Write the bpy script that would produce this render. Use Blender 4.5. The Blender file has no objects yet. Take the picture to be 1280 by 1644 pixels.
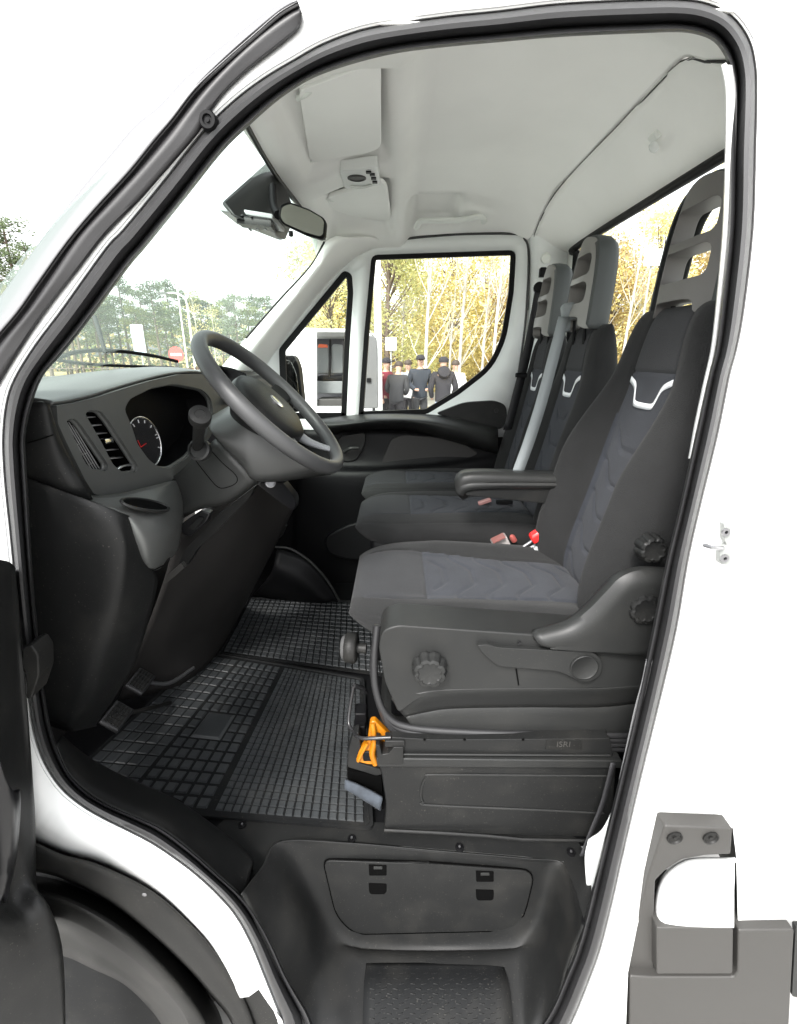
import bpy, bmesh, math, random
from math import sin, cos, radians, pi
from mathutils import Vector, Matrix, noise
S = bpy.context.scene
# ---------------- camera, world, sun, exposure
F, CX, CY = 760.0, 640.0, 822.0
PT = radians(18.35)
EYE = Vector((0, -.75, 1.8))
cam = bpy.data.cameras.new("camera"); co = bpy.data.objects.new("camera", cam); S.collection.objects.link(co)
cam.sensor_fit = 'HORIZONTAL'; cam.sensor_width = 36; cam.lens = 36*F/1280
cam.clip_start = .02; cam.clip_end = 3000
co.location = EYE; co.rotation_euler = (radians(90)-PT, 0, 0); S.camera = co
SUN_EL, SUN_ROT = 48, 205
w = bpy.data.worlds.new("World"); S.world = w; w.use_nodes = True
nt = w.node_tree; bgn = nt.nodes['Background']
sk = nt.nodes.new('ShaderNodeTexSky'); sk.sky_type = 'NISHITA'; sk.sun_disc = False
sk.sun_elevation = radians(SUN_EL); sk.sun_rotation = radians(SUN_ROT); sk.dust_density = 3.0; sk.ozone_density = 1.0
hs = nt.nodes.new('ShaderNodeHueSaturation'); hs.inputs['Saturation'].default_value = .12
nt.links.new(sk.outputs[0], hs.inputs['Color']); nt.links.new(hs.outputs[0], bgn.inputs[0])
bgn.inputs[1].default_value = .15
sun = bpy.data.lights.new("sun", 'SUN'); sun.energy = 1.4; sun.angle = radians(14); sun.color = (1, .97, .93)
so = bpy.data.objects.new("sun", sun); S.collection.objects.link(so)
az = radians(SUN_ROT)
sd = Vector((sin(az)*cos(radians(SUN_EL)), cos(az)*cos(radians(SUN_EL)), sin(radians(SUN_EL))))
so.rotation_euler = (-sd).to_track_quat('-Z', 'Y').to_euler()
S.view_settings.view_transform = 'Standard'; S.view_settings.look = 'None'
S.view_settings.gamma = 1; S.view_settings.use_curve_mapping = False
S.view_settings.exposure = 1.98
random.seed(4)
# ---------------- helpers
COL = S.collection
WL = {}
def ray(px, py):
    u = (px-CX)/F; v = (CY-py)/F
    return u, cos(PT)+v*sin(PT), -sin(PT)+v*cos(PT)
def at(px, py, D):
    x, y, z = ray(px, py); t = D/y
    return Vector((x*t, D-.75, 1.8+z*t))
def atz(px, py, z):
    a = ray(px, py); t = (z-1.8)/a[2]
    return Vector((a[0]*t, a[1]*t-.75, z))
def atx(px, py, x):
    a = ray(px, py); t = x/a[0]
    return Vector((x, a[1]*t-.75, 1.8+a[2]*t))
def fy(z):   # body side: y of the outer skin at height z
    if z > 1.45: return (z-1.45)*.13
    if z < 1.15: return -(1.15-z)*.105
    return 0.0
def side(px, py, off=0.0):
    D = .75
    for _ in range(12):
        p = at(px, py, D); D = .75+fy(p.z)+off
    return at(px, py, D)
def link(o, parent=None):
    COL.objects.link(o)
    if parent is not None: o.parent = parent
    return o
def thing(name, label, cat, loc=(0, 0, 0), group=None):
    o = bpy.data.objects.new(name, None); link(o); o.location = loc; o.empty_display_size = .1
    WL[o] = Vector(loc); o['label'] = label; o['category'] = cat
    if group: o['group'] = group
    return o
def tag(o, label=None, cat=None, group=None, kind=None):
    if label: o['label'] = label
    if cat: o['category'] = cat
    if group: o['group'] = group
    if kind: o['kind'] = kind
    return o
def mk(name, verts, faces, mat, parent=None, smooth=True, bevel=0, seg=2, sub=0, solid=0, mats=None, fm=None, ang=40):
    verts = [Vector(v) for v in verts]
    lo = Vector((min(v.x for v in verts), min(v.y for v in verts), min(v.z for v in verts)))
    hi = Vector((max(v.x for v in verts), max(v.y for v in verts), max(v.z for v in verts)))
    c = (lo+hi)/2
    me = bpy.data.meshes.new(name); me.from_pydata([v-c for v in verts], [], faces); me.update()
    o = bpy.data.objects.new(name, me); link(o, parent)
    WL[o] = c; o.location = c-(WL[parent] if parent is not None else Vector())
    for m_ in (mats or [mat]): me.materials.append(m_)
    if fm: me.polygons.foreach_set('material_index', fm)
    if smooth:
        me.polygons.foreach_set('use_smooth', [True]*len(me.polygons))
    if solid:
        m = o.modifiers.new('s', 'SOLIDIFY'); m.thickness = abs(solid); m.offset = 1 if solid > 0 else -1
    if bevel:
        m = o.modifiers.new('b', 'BEVEL'); m.width = bevel; m.segments = seg; m.limit_method = 'ANGLE'; m.angle_limit = radians(ang)
        m.harden_normals = False
        me.set_sharp_from_angle(angle=radians(60))
    elif smooth and not sub:
        me.set_sharp_from_angle(angle=radians(50))
    if sub:
        m = o.modifiers.new('u', 'SUBSURF'); m.levels = sub; m.render_levels = sub
    return o
class MB:
    def __init__(s): s.v = []; s.f = []; s.m = []
    def add(s, v, f, mi=0):
        n = len(s.v); s.v += [Vector(a) for a in v]; s.f += [tuple(i+n for i in q) for q in f]; s.m += [mi]*len(f)
    def box(s, c, d, R=None, mi=0, ch=0):
        c = Vector(c); x, y, z = d[0]/2, d[1]/2, d[2]/2
        if ch:
            a = []
            for zz, k in ((-z, 0), (z-ch, 0), (z, ch)):
                a += [(-x+k, -y+k, zz), (x-k, -y+k, zz), (x-k, y-k, zz), (-x+k, y-k, zz)]
            f = [(3, 2, 1, 0), (8, 9, 10, 11)]
            for r in (0, 4):
                for i in range(4): f.append((r+i, r+(i+1) % 4, r+4+(i+1) % 4, r+4+i))
        else:
            a = [(-x, -y, -z), (x, -y, -z), (x, y, -z), (-x, y, -z), (-x, -y, z), (x, -y, z), (x, y, z), (-x, y, z)]
            f = [(3, 2, 1, 0), (4, 5, 6, 7), (0, 1, 5, 4), (1, 2, 6, 5), (2, 3, 7, 6), (3, 0, 4, 7)]
        a = [Vector(p) for p in a]
        if R is not None: a = [R @ p for p in a]
        s.add([c+p for p in a], f, mi); return s
    def tube(s, pts, r, n=10, mi=0, caps=True, flat=None):
        pts = [Vector(p) for p in pts]; k = len(pts)
        rr = r if isinstance(r, (list, tuple)) else [r]*k
        v = []; up = None
        for i, p in enumerate(pts):
            t = (pts[min(i+1, k-1)]-pts[max(i-1, 0)]).normalized()
            if up is None:
                up = Vector((0, 0, 1)) if abs(t.z) < .9 else Vector((1, 0, 0))
            a = (up-t*up.dot(t)).normalized(); b = t.cross(a); up = a
            for j in range(n):
                th = 2*pi*j/n
                v.append(p+(a*cos(th)*(flat or 1)+b*sin(th))*rr[i])
        f = []
        for i in range(k-1):
            for j in range(n):
                f.append((i*n+j, i*n+(j+1) % n, (i+1)*n+(j+1) % n, (i+1)*n+j))
        if caps: f += [tuple(range(n-1, -1, -1)), tuple((k-1)*n+j for j in range(n))]
        s.add(v, f, mi); return s
    def lathe(s, c, axis, prof, n=32, mi=0, lobes=0, amp=0):
        c = Vector(c); ax = Vector(axis).normalized()
        a = ax.orthogonal().normalized(); b = ax.cross(a); v = []
        for (r, h) in prof:
            for j in range(n):
                th = 2*pi*j/n
                q = r
                if lobes and r > .6*max(p[0] for p in prof): q = r*(1-amp*max(0, cos(lobes*th))**1.5)
                v.append(c+ax*h+(a*cos(th)+b*sin(th))*q)
        f = []
        for i in range(len(prof)-1):
            for j in range(n): f.append((i*n+j, i*n+(j+1) % n, (i+1)*n+(j+1) % n, (i+1)*n+j))
        f += [tuple(range(n-1, -1, -1)), tuple((len(prof)-1)*n+j for j in range(n))]
        s.add(v, f, mi); return s
    def build(s, name, mat, parent=None, **k):
        if isinstance(mat, list): return mk(name, s.v, s.f, None, parent, mats=mat, fm=s.m, **k)
        return mk(name, s.v, s.f, mat, parent, **k)
def cr(a, b, c, d, t):
    return .5*((2*b)+(c-a)*t+(2*a-5*b+4*c-d)*t*t+(3*b-a-3*c+d)*t**3)
def spline(pts, n, closed=False):
    pts = [Vector(p) for p in pts]; k = len(pts); out = []
    if closed:
        for i in range(k):
            for j in range(n): out.append(cr(pts[i-1], pts[i], pts[(i+1) % k], pts[(i+2) % k], j/n))
        return out
    for i in range(k-1):
        a = pts[i-1] if i > 0 else pts[0]*2-pts[1]
        d = pts[i+2] if i+2 < k else pts[-1]*2-pts[-2]
        for j in range(n): out.append(cr(a, pts[i], pts[i+1], d, j/n))
    out.append(pts[-1]); return out
def grid_faces(nr, nc, closed=False):
    f = []
    for i in range(nr-1):
        for j in range(nc if closed else nc-1):
            f.append((i*nc+j, i*nc+(j+1) % nc, (i+1)*nc+(j+1) % nc, (i+1)*nc+j))
    return f
def patch(name, rows, mat, parent, n=6, m=6, solid=.006, world=False, closed=False, fn=None, **k):
    R = [[Vector(p) if world else (at(*p)) for p in r] for r in rows]
    R = [spline(r, n, closed) for r in R]
    nc = len(R[0]); cols = [spline([r[j] for r in R], m) for j in range(nc)]
    nr = len(cols[0]); v = [cols[j][i] for i in range(nr) for j in range(nc)]
    if fn: v = [fn(p) for p in v]
    return mk(name, v, grid_faces(nr, nc, closed), mat, parent, solid=solid, **k)
def pxplate(name, poly, D, mat, parent, t=.01, bevel=.003, seg=3, smoothn=0, surf=None, **k):
    if smoothn:
        poly = [(p.x, p.y) for p in spline([(a, b, 0) for a, b in poly], smoothn, True)]
    if surf: fr = [surf(a, b) for a, b in poly]
    else: fr = [at(a, b, D(a, b) if callable(D) else D) for a, b in poly]
    n = len(fr); ctr = sum(fr, Vector())/n
    bk = [p+Vector((0, t, 0)) for p in fr]
    f = [tuple(range(n)), tuple(range(2*n-1, n-1, -1))]+[(i, i+n, (i+1) % n+n, (i+1) % n) for i in range(n)]
    o = mk(name, fr+bk, f, mat, parent, bevel=bevel, seg=seg, **k)
    bm = bmesh.new(); bm.from_mesh(o.data); bmesh.ops.recalc_face_normals(bm, faces=bm.faces); bm.to_mesh(o.data); bm.free()
    return o
def rpoly(pts, r, n=4):
    out = []; k = len(pts)
    for i in range(k):
        a, b, c = Vector(pts[i-1]), Vector(pts[i]), Vector(pts[(i+1) % k])
        q = r[i] if isinstance(r, (list, tuple)) else r
        u = (a-b); v = (c-b); q = min(q, u.length*.45, v.length*.45)
        p0 = b+u.normalized()*q; p1 = b+v.normalized()*q
        for j in range(n+1):
            t = j/n; out.append(tuple(p0*(1-t)**2+b*2*t*(1-t)+p1*t*t))
    return out
from mathutils.bvhtree import BVHTree
_bv = {}
def onsurf(o, px, py, off=.001):
    if o not in _bv:
        me = o.data; base = WL[o]
        _bv[o] = BVHTree.FromPolygons([v_.co+base for v_ in me.vertices], [tuple(q.vertices) for q in me.polygons])
    d = Vector(ray(px, py)).normalized(); h = _bv[o].ray_cast(EYE, d)
    if h[0] is None:
        h = _bv[o].find_nearest(EYE+d*.9)
        return h[0]-d*off
    return h[0]-d*off
def plhit(p0, n, px, py):
    d = Vector(ray(px, py)); t = (Vector(p0)-EYE).dot(n)/d.dot(n); return EYE+d*t
# ---------------- materials
def mat(name, col, rough=.5, metal=0, bump=0, scale=200, var=0, vscale=6, spec=.5, coat=0, kind='noise', sheen=0, bdist=.001, speck=0):
    m = bpy.data.materials.new(name); m.use_nodes = True; t = m.node_tree; b = t.nodes['Principled BSDF']
    b.inputs['Base Color'].default_value = (*col, 1); b.inputs['Roughness'].default_value = rough
    b.inputs['Metallic'].default_value = metal; b.inputs['Specular IOR Level'].default_value = spec
    b.inputs['Coat Weight'].default_value = coat
    if sheen: b.inputs['Sheen Weight'].default_value = sheen
    tc = t.nodes.new('ShaderNodeTexCoord')
    if bump:
        if kind == 'weave':
            n1 = t.nodes.new('ShaderNodeTexVoronoi'); n1.inputs['Scale'].default_value = scale; out = n1.outputs['Distance']
        else:
            n1 = t.nodes.new('ShaderNodeTexNoise'); n1.inputs['Scale'].default_value = scale; n1.inputs['Detail'].default_value = 3; out = n1.outputs['Fac']
        t.links.new(tc.outputs['Object'], n1.inputs['Vector'])
        bn = t.nodes.new('ShaderNodeBump'); bn.inputs['Strength'].default_value = bump; bn.inputs['Distance'].default_value = bdist
        t.links.new(out, bn.inputs['Height']); t.links.new(bn.outputs[0], b.inputs['Normal'])
    if var:
        n2 = t.nodes.new('ShaderNodeTexNoise'); n2.inputs['Scale'].default_value = vscale; n2.inputs['Detail'].default_value = 6
        t.links.new(tc.outputs['Object'], n2.inputs['Vector'])
        mr = t.nodes.new('ShaderNodeMapRange'); mr.inputs['From Min'].default_value = .3; mr.inputs['From Max'].default_value = .7
        mr.inputs['To Min'].default_value = 1-var; mr.inputs['To Max'].default_value = 1+var
        t.links.new(n2.outputs['Fac'], mr.inputs['Value'])
        vm = t.nodes.new('ShaderNodeVectorMath'); vm.operation = 'SCALE'; vm.inputs[0].default_value = col
        t.links.new(mr.outputs[0], vm.inputs['Scale']); t.links.new(vm.outputs[0], b.inputs['Base Color'])
        m2 = t.nodes.new('ShaderNodeMapRange'); m2.inputs['To Min'].default_value = max(.05, rough-.08); m2.inputs['To Max'].default_value = min(1, rough+.08)
        t.links.new(n2.outputs['Fac'], m2.inputs['Value']); t.links.new(m2.outputs[0], b.inputs['Roughness'])
    if speck:   # grit and lint caught in the moulded grain
        n3 = t.nodes.new('ShaderNodeTexNoise'); n3.inputs['Scale'].default_value = 260; n3.inputs['Detail'].default_value = 1
        t.links.new(tc.outputs['Object'], n3.inputs['Vector'])
        n4 = t.nodes.new('ShaderNodeTexNoise'); n4.inputs['Scale'].default_value = 9; n4.inputs['Detail'].default_value = 5
        t.links.new(tc.outputs['Object'], n4.inputs['Vector'])
        r3 = t.nodes.new('ShaderNodeMapRange'); r3.inputs['From Min'].default_value = .725; r3.inputs['From Max'].default_value = .745; r3.inputs['To Max'].default_value = speck
        t.links.new(n3.outputs['Fac'], r3.inputs['Value'])
        r4 = t.nodes.new('ShaderNodeMapRange'); r4.inputs['From Min'].default_value = .5; r4.inputs['From Max'].default_value = .8; r4.inputs['To Max'].default_value = speck*.25
        t.links.new(n4.outputs['Fac'], r4.inputs['Value'])
        ad = t.nodes.new('ShaderNodeMath'); ad.operation = 'ADD'; ad.use_clamp = True
        t.links.new(r3.outputs[0], ad.inputs[0]); t.links.new(r4.outputs[0], ad.inputs[1])
        mx = t.nodes.new('ShaderNodeMix'); mx.data_type = 'RGBA'
        src = b.inputs['Base Color'].links[0].from_socket if b.inputs['Base Color'].links else None
        if src: t.links.new(src, mx.inputs[6])
        else: mx.inputs[6].default_value = (*col, 1)
        mx.inputs[7].default_value = (.16, .15, .13, 1)
        t.links.new(ad.outputs[0], mx.inputs[0]); t.links.new(mx.outputs[2], b.inputs['Base Color'])
    return m
white = mat('white_paint', (.82, .83, .82), .3, coat=.3)
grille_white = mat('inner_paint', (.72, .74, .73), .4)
rub = mat('rubber_seal', (.020, .020, .021), .42, bump=.12, scale=700, var=.1, vscale=12)
plast = mat('dark_plastic', (.011, .0113, .0113), .42, spec=.22, speck=.25, bump=.25, scale=900, var=.06, vscale=7)
plast2 = mat('grey_dark_plastic', (.017, .0175, .0172), .42, spec=.28, speck=.15, bump=.25, scale=800, var=.06, vscale=7)
black = mat('black_plastic', (.004, .004, .0045), .5, spec=.14, bump=.1, scale=800, var=.05)
gloss = mat('gloss_black', (.007, .007, .008), .3)
void = mat('dark_gap', (.0015, .0015, .0015), .9, spec=.05)
brownblk = mat('footwell_dark', (.0145, .0132, .0125), .6, var=.12, vscale=3)
fab = mat('seat_fabric', (.0175, .0178, .018), .92, bump=1.0, scale=650, kind='weave', var=.12, vscale=14, spec=.15, sheen=.06)
fabblue = mat('seat_fabric_blue', (.027, .0295, .036), .9, bump=1.0, scale=650, kind='weave', var=.15, vscale=16, spec=.15, sheen=.07)
fabtop = mat('seat_fabric_top', (.026, .0268, .029), .9, bump=1.0, scale=650, kind='weave', var=.12, vscale=16, spec=.15, sheen=.06)
seam = mat('seam', (.02, .02, .022), .9)
silver = mat('silver_trim', (.75, .76, .78), .35)
hrest = mat('headrest_shell', (.11, .105, .10), .5, bump=.15, scale=600, var=.05)
hrest2 = mat('headrest_shell_light', (.20, .193, .182), .45, bump=.15, scale=600, var=.05)
hback = mat('headrest_back', (.045, .05, .05), .6, bump=.2, scale=600)
liner = mat('headliner_fabric', (.86, .86, .83), .95, bump=.3, scale=500, var=.04, vscale=3, spec=.1)
linerl = mat('light_trim_plastic', (.72, .74, .70), .6, var=.03)
greybr = mat('grey_bumper_plastic', (.036, .0345, .032), .55, bump=.2, scale=600, var=.06, vscale=5)
greyarch = mat('arch_liner_plastic', (.0115, .0115, .011), .5, spec=.22, speck=.3, bump=.25, scale=600, var=.08, vscale=5)
yellow = mat('yellow_plastic', (.36, .125, .003), .4, var=.06)
red = mat('red_button', (.7, .02, .02), .35)
belt = mat('belt_grey', (.2, .22, .225), .7, bump=.4, scale=400)
beltb = mat('belt_black', (.015, .015, .017), .7, bump=.4, scale=400)
metal = mat('metal', (.28, .28, .29), .4, metal=.9)
dashm2 = mat('column_skin', (.034, .035, .034), .4, spec=.4, bump=.2, scale=900, var=.05, vscale=5)
matblk = mat('mat_rubber_base', (.009, .0095, .010), .6, spec=.12, speck=.3)
dashm = mat('dash_skin', (.085, .088, .085), .36, bump=.2, scale=900, var=.05, vscale=5)
slat = mat('vent_slat_grey', (.22, .22, .22), .35)
trimm = mat('trim_black', (.014, .0135, .0145), .5, bump=.1, scale=500)
matrub = mat('mat_rubber', (.034, .037, .039), .40, bump=.2, scale=500, var=.25, vscale=5, speck=.35)
chrome = mat('chrome', (.8, .8, .82), .15, metal=1)
mirror = mat('mirror_glass', (.55, .56, .53), .04, metal=1)
def glassmat(name, tint, gl=.06):
    m = bpy.data.materials.new(name); m.use_nodes = True; t = m.node_tree
    for n_ in list(t.nodes):
        if n_.type != 'OUTPUT_MATERIAL': t.nodes.remove(n_)
    o = t.nodes['Material Output']
    a = t.nodes.new('ShaderNodeBsdfTransparent'); a.inputs[0].default_value = (*tint, 1)
    g = t.nodes.new('ShaderNodeBsdfGlossy'); g.inputs['Roughness'].default_value = .02
    fr = t.nodes.new('ShaderNodeFresnel'); ge = t.nodes.new('ShaderNodeNewGeometry'); mi = t.nodes.new('ShaderNodeMapRange')
    mi.inputs['To Min'].default_value = 1.3; mi.inputs['To Max'].default_value = 1/1.3; t.links.new(ge.outputs['Backfacing'], mi.inputs['Value']); t.links.new(mi.outputs[0], fr.inputs[0])
    mx = t.nodes.new('ShaderNodeMixShader')
    t.links.new(fr.outputs[0], mx.inputs[0]); t.links.new(a.outputs[0], mx.inputs[1]); t.links.new(g.outputs[0], mx.inputs[2])
    t.links.new(mx.outputs[0], o.inputs[0]); return m
glass = glassmat('window_glass', (.93, .97, .94))
wsglass = glassmat('windscreen_glass', (.84, .93, .88))
_t = wsglass.node_tree; _o = _t.nodes['Material Output']; _l = _o.inputs[0].links[0].from_node
_d = _t.nodes.new('ShaderNodeBsdfTranslucent'); _d.inputs[0].default_value = (.75, .9, .82, 1)
_m = _t.nodes.new('ShaderNodeMixShader'); _m.inputs[0].default_value = .07
_t.links.new(_l.outputs[0], _m.inputs[1]); _t.links.new(_d.outputs[0], _m.inputs[2]); _t.links.new(_m.outputs[0], _o.inputs[0])
# ---------------- setting
def sheet(name, x0, x1, y0, y1, z, m):
    o = mk(name, [(x0, y0, z), (x1, y0, z), (x1, y1, z), (x0, y1, z)], [(0, 1, 2, 3)], m, smooth=False)
    return tag(o, kind='structure')
dirt = mat('leaf_litter', (.34, .27, .12), .95, bump=.5, scale=20, var=.35, vscale=1.5)
asph = mat('asphalt', (.36, .355, .34), .9, bump=.5, scale=60, var=.15, vscale=.8)
sheet('ground', -400, 400, -60, 600, -.01, dirt)
sheet('parking_lot', -60, 40, -30, 14, 0, asph)
sheet('road', -200, 60, 17, 24, 0, asph)
# ---------------- the van
van = thing('delivery_van', 'white van in the foreground with its driver door open onto a dark dashboard', 'van', (0, .8, 0))
PAIRS = [((470,1680),(520,1662)),((453,1633),(495,1622)),((430,1575),(462,1568)),((406,1516),(440,1520)),((381,1470),(418,1479)),((353,1437),(392,1442)),((320,1406),(353,1406)),((284,1378),(309,1366)),((245,1352),(262,1330)),((205,1331),(222,1311)),((165,1311),(182,1295)),((130,1290),(145,1275)),((98,1262),(117,1248)),((72,1222),(99,1215)),((56,1175),(84,1172)),((48,1122),(75,1130)),((40,1060),(66,1068)),((33,1000),(60,1000)),((26,930),(54,930)),((18,850),(49,850)),((12,795),(46,790)),((8,745),(43,740)),((7,700),(42,700)),((12,650),(51,655)),((25,610),(70,605)),((58,556),(100,570)),((100,500),(136,526)),((172,400),(208,430)),((200,370),(236,397)),((262,295),(300,318)),((325,215),(358,245)),((375,165),(404,200)),((425,127),(450,160)),((475,97),(496,130)),((520,72),(538,113)),((580,50),(592,97)),((640,39),(648,85)),((720,28),(724,76)),((800,20),(802,69)),((880,10),(880,62)),((950,5),(950,58)),((1025,2),(1025,55)),((1090,1),(1085,53)),((1137,8),(1119,57)),((1175,28),(1145,68)),((1201,64),(1163,92)),((1211,105),(1171,118)),((1213,150),(1173,155)),((1211,240),(1169,240)),((1207,367),(1167,367)),((1193,492),(1155,492)),((1181,560),(1147,560)),((1169,605),(1136,605)),((1150,700),(1115,700)),((1122,815),(1090,815)),((1102,905),(1068,905)),((1084,1011),(1046,1011)),((1055,1136),(1020,1136)),((1027,1251),(993,1251)),((1005,1345),(970,1345)),((968,1504),(930,1504)),((942,1580),(905,1570)),((915,1645),(880,1625)),((890,1690),(850,1660)),((820,1730),(800,1685)),((680,1745),(690,1695)),((560,1725),(590,1690))]
OUT = spline([(a[0], a[1], 0) for a, b in PAIRS], 4, True)
INN = spline([(b[0], b[1], 0) for a, b in PAIRS], 4, True)
NP = len(OUT)
# rubber door seal: swept hollow-bulb profile
prof = [(-.04, .012), (.0, -.002), (.06, -.012), (.2, -.019), (.38, -.017), (.52, -.008), (.62, .004), (.68, .014), (.72, .004), (.78, -.003), (.86, -.003), (.92, .006), (.96, .03), (.97, .06)]
v = []
for s_, off in prof:
    for a, b in zip(OUT, INN):
        q = a.lerp(b, s_); v.append(side(q.x, q.y, off))
mk('door_seal', v, [tuple(reversed(q)) for q in grid_faces(len(prof), NP, True)], rub, van)
# white body skin round the opening
TRIMR = [(484,37),(477,50),(445,77),(400,112),(365,145),(342,175),(320,212),(275,265),(225,322),(200,347),(150,400),(125,435),(87,482),(50,535),(25,575),(0,615),(-40,690)]
ARCH = [(-60,1330),(40,1348),(102,1372),(163,1390),(244,1431),(305,1483),(345,1528),(370,1569),(386,1601),(400,1599),(416,1587),(431,1609),(453,1636),(462,1665)]
outer = [(470,1750),(560,1800),(690,1830),(860,1800),(1008,1750)]
# strips: for each OUT point pair with a point on the outer contour (ray from the opening centre)
def densify(pl, step=14):
    r = []
    for a, b in zip(pl, pl[1:]):
        a = Vector(a); b = Vector(b); n = max(1, int((b-a).length/step))
        for i in range(n): r.append(a.lerp(b, i/n))
    r.append(Vector(pl[-1])); return r
OUTER = densify([(690,1830),(560,1800),(470,1720)]+list(reversed(ARCH))+[(-60,1000),(-60,760)]+list(reversed(TRIMR))+[(470,0),(455,-60),(640,-90),(900,-120),(1150,-120),(1420,-120),(1420,300),(1420,800),(1420,1300),(1420,1500),(1185,1495),(1182,1375),(1176,1328),(1068,1326),(1040,1410),(1022,1490),(1008,1560),(1000,1760),(860,1830),(690,1830)])[:-1]
def fill(name, loops, mat_, parent, fn, solid=.004, sub=0):
    bm = bmesh.new(); bounds = []
    mp = {}
    for lp in loops:
        vs = [bm.verts.new((p[0]/100, -p[1]/100, 0)) for p in lp]
        for a, b in zip(vs, vs[1:]+vs[:1]): bm.edges.new((a, b))
    bmesh.ops.triangle_fill(bm, edges=bm.edges[:], use_beauty=True, normal=(0, 0, 1))
    bm.verts.index_update()
    vv = [fn(p.co.x*100, -p.co.y*100) for p in bm.verts]; ff = [tuple(q.index for q in f.verts) for f in bm.faces]
    bm.free()
    # face the camera
    return mk(name, vv, ff, mat_, parent, solid=solid)
O2 = []
for i, a in enumerate(OUT):
    t = (OUT[(i+1) % NP]-OUT[i-1]).normalized(); nrm = Vector((t.y, -t.x, 0))
    # outward = away from inner loop
    if (a-INN[i]).dot(nrm) < 0: nrm = -nrm
    O2.append(nrm)
vv = []
LIPS = ((0, .014), (1.2, .004), (4, -.002), (8, -.004))
for k, off in LIPS:
    for a, n_ in zip(OUT, O2): vv.append(side(a.x+n_.x*k, a.y+n_.y*k, off))
bp = mk('door_frame_flange', vv, [tuple(reversed(q)) for q in grid_faces(len(LIPS), NP, True)], white, van)
fill('side_panel', [[(a.x+n_.x*7.8, a.y+n_.y*7.8) for a, n_ in zip(OUT, O2)], [(p.x, p.y) for p in OUTER]], white, van, lambda x, y: side(x, y, -.004), solid=.002)
# black pillar trim with a white body band beyond it, greyed to imitate weaker light
T1 = [(485,34),(477,50),(445,77),(400,112),(365,145),(342,175),(320,212),(275,265),(225,322),(175,372),(125,435),(87,482),(50,535),(0,615),(-40,690)]
T2 = [(483,14),(464,22),(424,50),(377,92),(330,142),(292,190),(265,225),(225,272),(172,330),(125,382),(78,452),(45,500),(0,555),(-30,600),(-60,650)]
T0 = [(478,2),(448,20),(408,55),(360,97),(312,142),(275,190),(245,225),(205,275),(152,333),(107,387),(58,455),(25,502),(-20,555),(-50,600),(-80,650)]
TL = [(474,0),(436,8),(390,38),(340,75),(290,118),(246,162),(205,190),(168,232),(112,300),(72,352),(22,420),(-15,470),(-60,525),(-90,575),(-120,620)]
def offp(L, off): return [side(x, y, off) for x, y in L]
def mid(A, B, t): return [(a[0]+(b[0]-a[0])*t, a[1]+(b[1]-a[1])*t) for a, b in zip(A, B)]
patch('pillar_trim', [offp(T1, .012), offp(mid(T1, T2, .05), -.012), offp(mid(T1, T2, .5), -.018), offp(mid(T1, T2, .9), -.02), offp(mid(T2, T0, .3), -.012), offp(mid(T2, T0, .9), -.022), offp(T0, -.02)], trimm, van, world=True, m=3, n=4, solid=.004)
pale = mat('shaded_body_grey', (.15, .15, .155), .5)
patch('shaded_screen_edge', [offp(T0, -.021), offp(mid(T0, TL, .35), -.012), offp(mid(T0, TL, .7), .003)], pale, van, world=True, m=4, n=4, solid=.004)
b = MB(); p = side(334, 193, -.022); b.lathe(p, (0, -1, 0), [(.0, -.01), (.013, -.01), (.013, 0), (.011, .004), (.007, .004), (.006, .001), (.003, .001), (.0029, .003), (0, .003)], 20)
b.build('trim_screw', black, van)
# white pinch flange on the rear pillar
PF = [(1160,104),(1167,150),(1166,240),(1162,367),(1151,492),(1143,560),(1132,610),(1117,680),(1107,735)]
fl = []
for x, y in PF: fl.append((x, y))
patch('pillar_flange', [[at(x+16, y, .84) for x, y in PF], [at(x+4, y, .83) for x, y in PF], [at(x-2, y+1, .84) for x, y in PF], [at(x-1, y+1, .90) for x, y in PF]], white, van, world=True, m=2, n=4)
PF2 = [(1038,1061),(1031,1095),(1020,1136),(1007,1195),(995,1250)]
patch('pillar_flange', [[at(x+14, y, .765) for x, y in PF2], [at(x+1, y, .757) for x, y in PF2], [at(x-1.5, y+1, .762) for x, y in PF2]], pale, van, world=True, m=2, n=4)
# inner reveal behind the seal (pillar / sill thickness)
rv = []
for k, (D_, ) in enumerate([(.05,), (.11,), (.19,)]):
    for i, q in enumerate(INN):
        # keep the reveal behind the seal: same world x/z as inner edge, pushed inward
        p = side(q.x, q.y, 0); c_ = Vector((.0, p.y, 1.8)); o_ = (p-c_)/.75
        rv.append(p+Vector((0, D_, 0))+o_*(D_*1.3+.015))
fm = []
ff = grid_faces(3, NP, True)
for f_ in ff:
    p = rv[f_[0]]
    fm.append(1 if p.z > 1.95 else 0)
mk('pillar_reveal', rv, ff, None, van, mats=[black, black], fm=fm, solid=.004)
# ----- step well and sill
R0 = [(386,1436,.70),(420,1392,.78),(450,1350,.85),(560,1352,.875),(700,1364,.875),(840,1376,.87),(905,1384,.86),(925,1430,.78),(942,1480,.71)]
R1 = [(393,1448,.70),(437,1412,.78),(472,1362,.86),(570,1366,.876),(700,1378,.876),(840,1389,.871),(890,1398,.86),(918,1448,.78),(934,1500,.70)]
R2 = [(430,1530,.69),(478,1478,.77),(512,1455,.85),(580,1478,.856),(700,1490,.856),(820,1480,.852),(872,1468,.845),(897,1500,.77),(914,1550,.69)]
R3 = [(455,1590,.685),(497,1548,.75),(535,1512,.825),(590,1522,.835),(700,1526,.835),(810,1522,.83),(858,1512,.82),(885,1552,.74),(900,1600,.68)]
R4 = [(480,1640,.67),(515,1590,.73),(560,1545,.795),(600,1545,.80),(700,1545,.80),(810,1543,.80),(845,1545,.79),(872,1590,.72),(880,1650,.665)]
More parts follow.
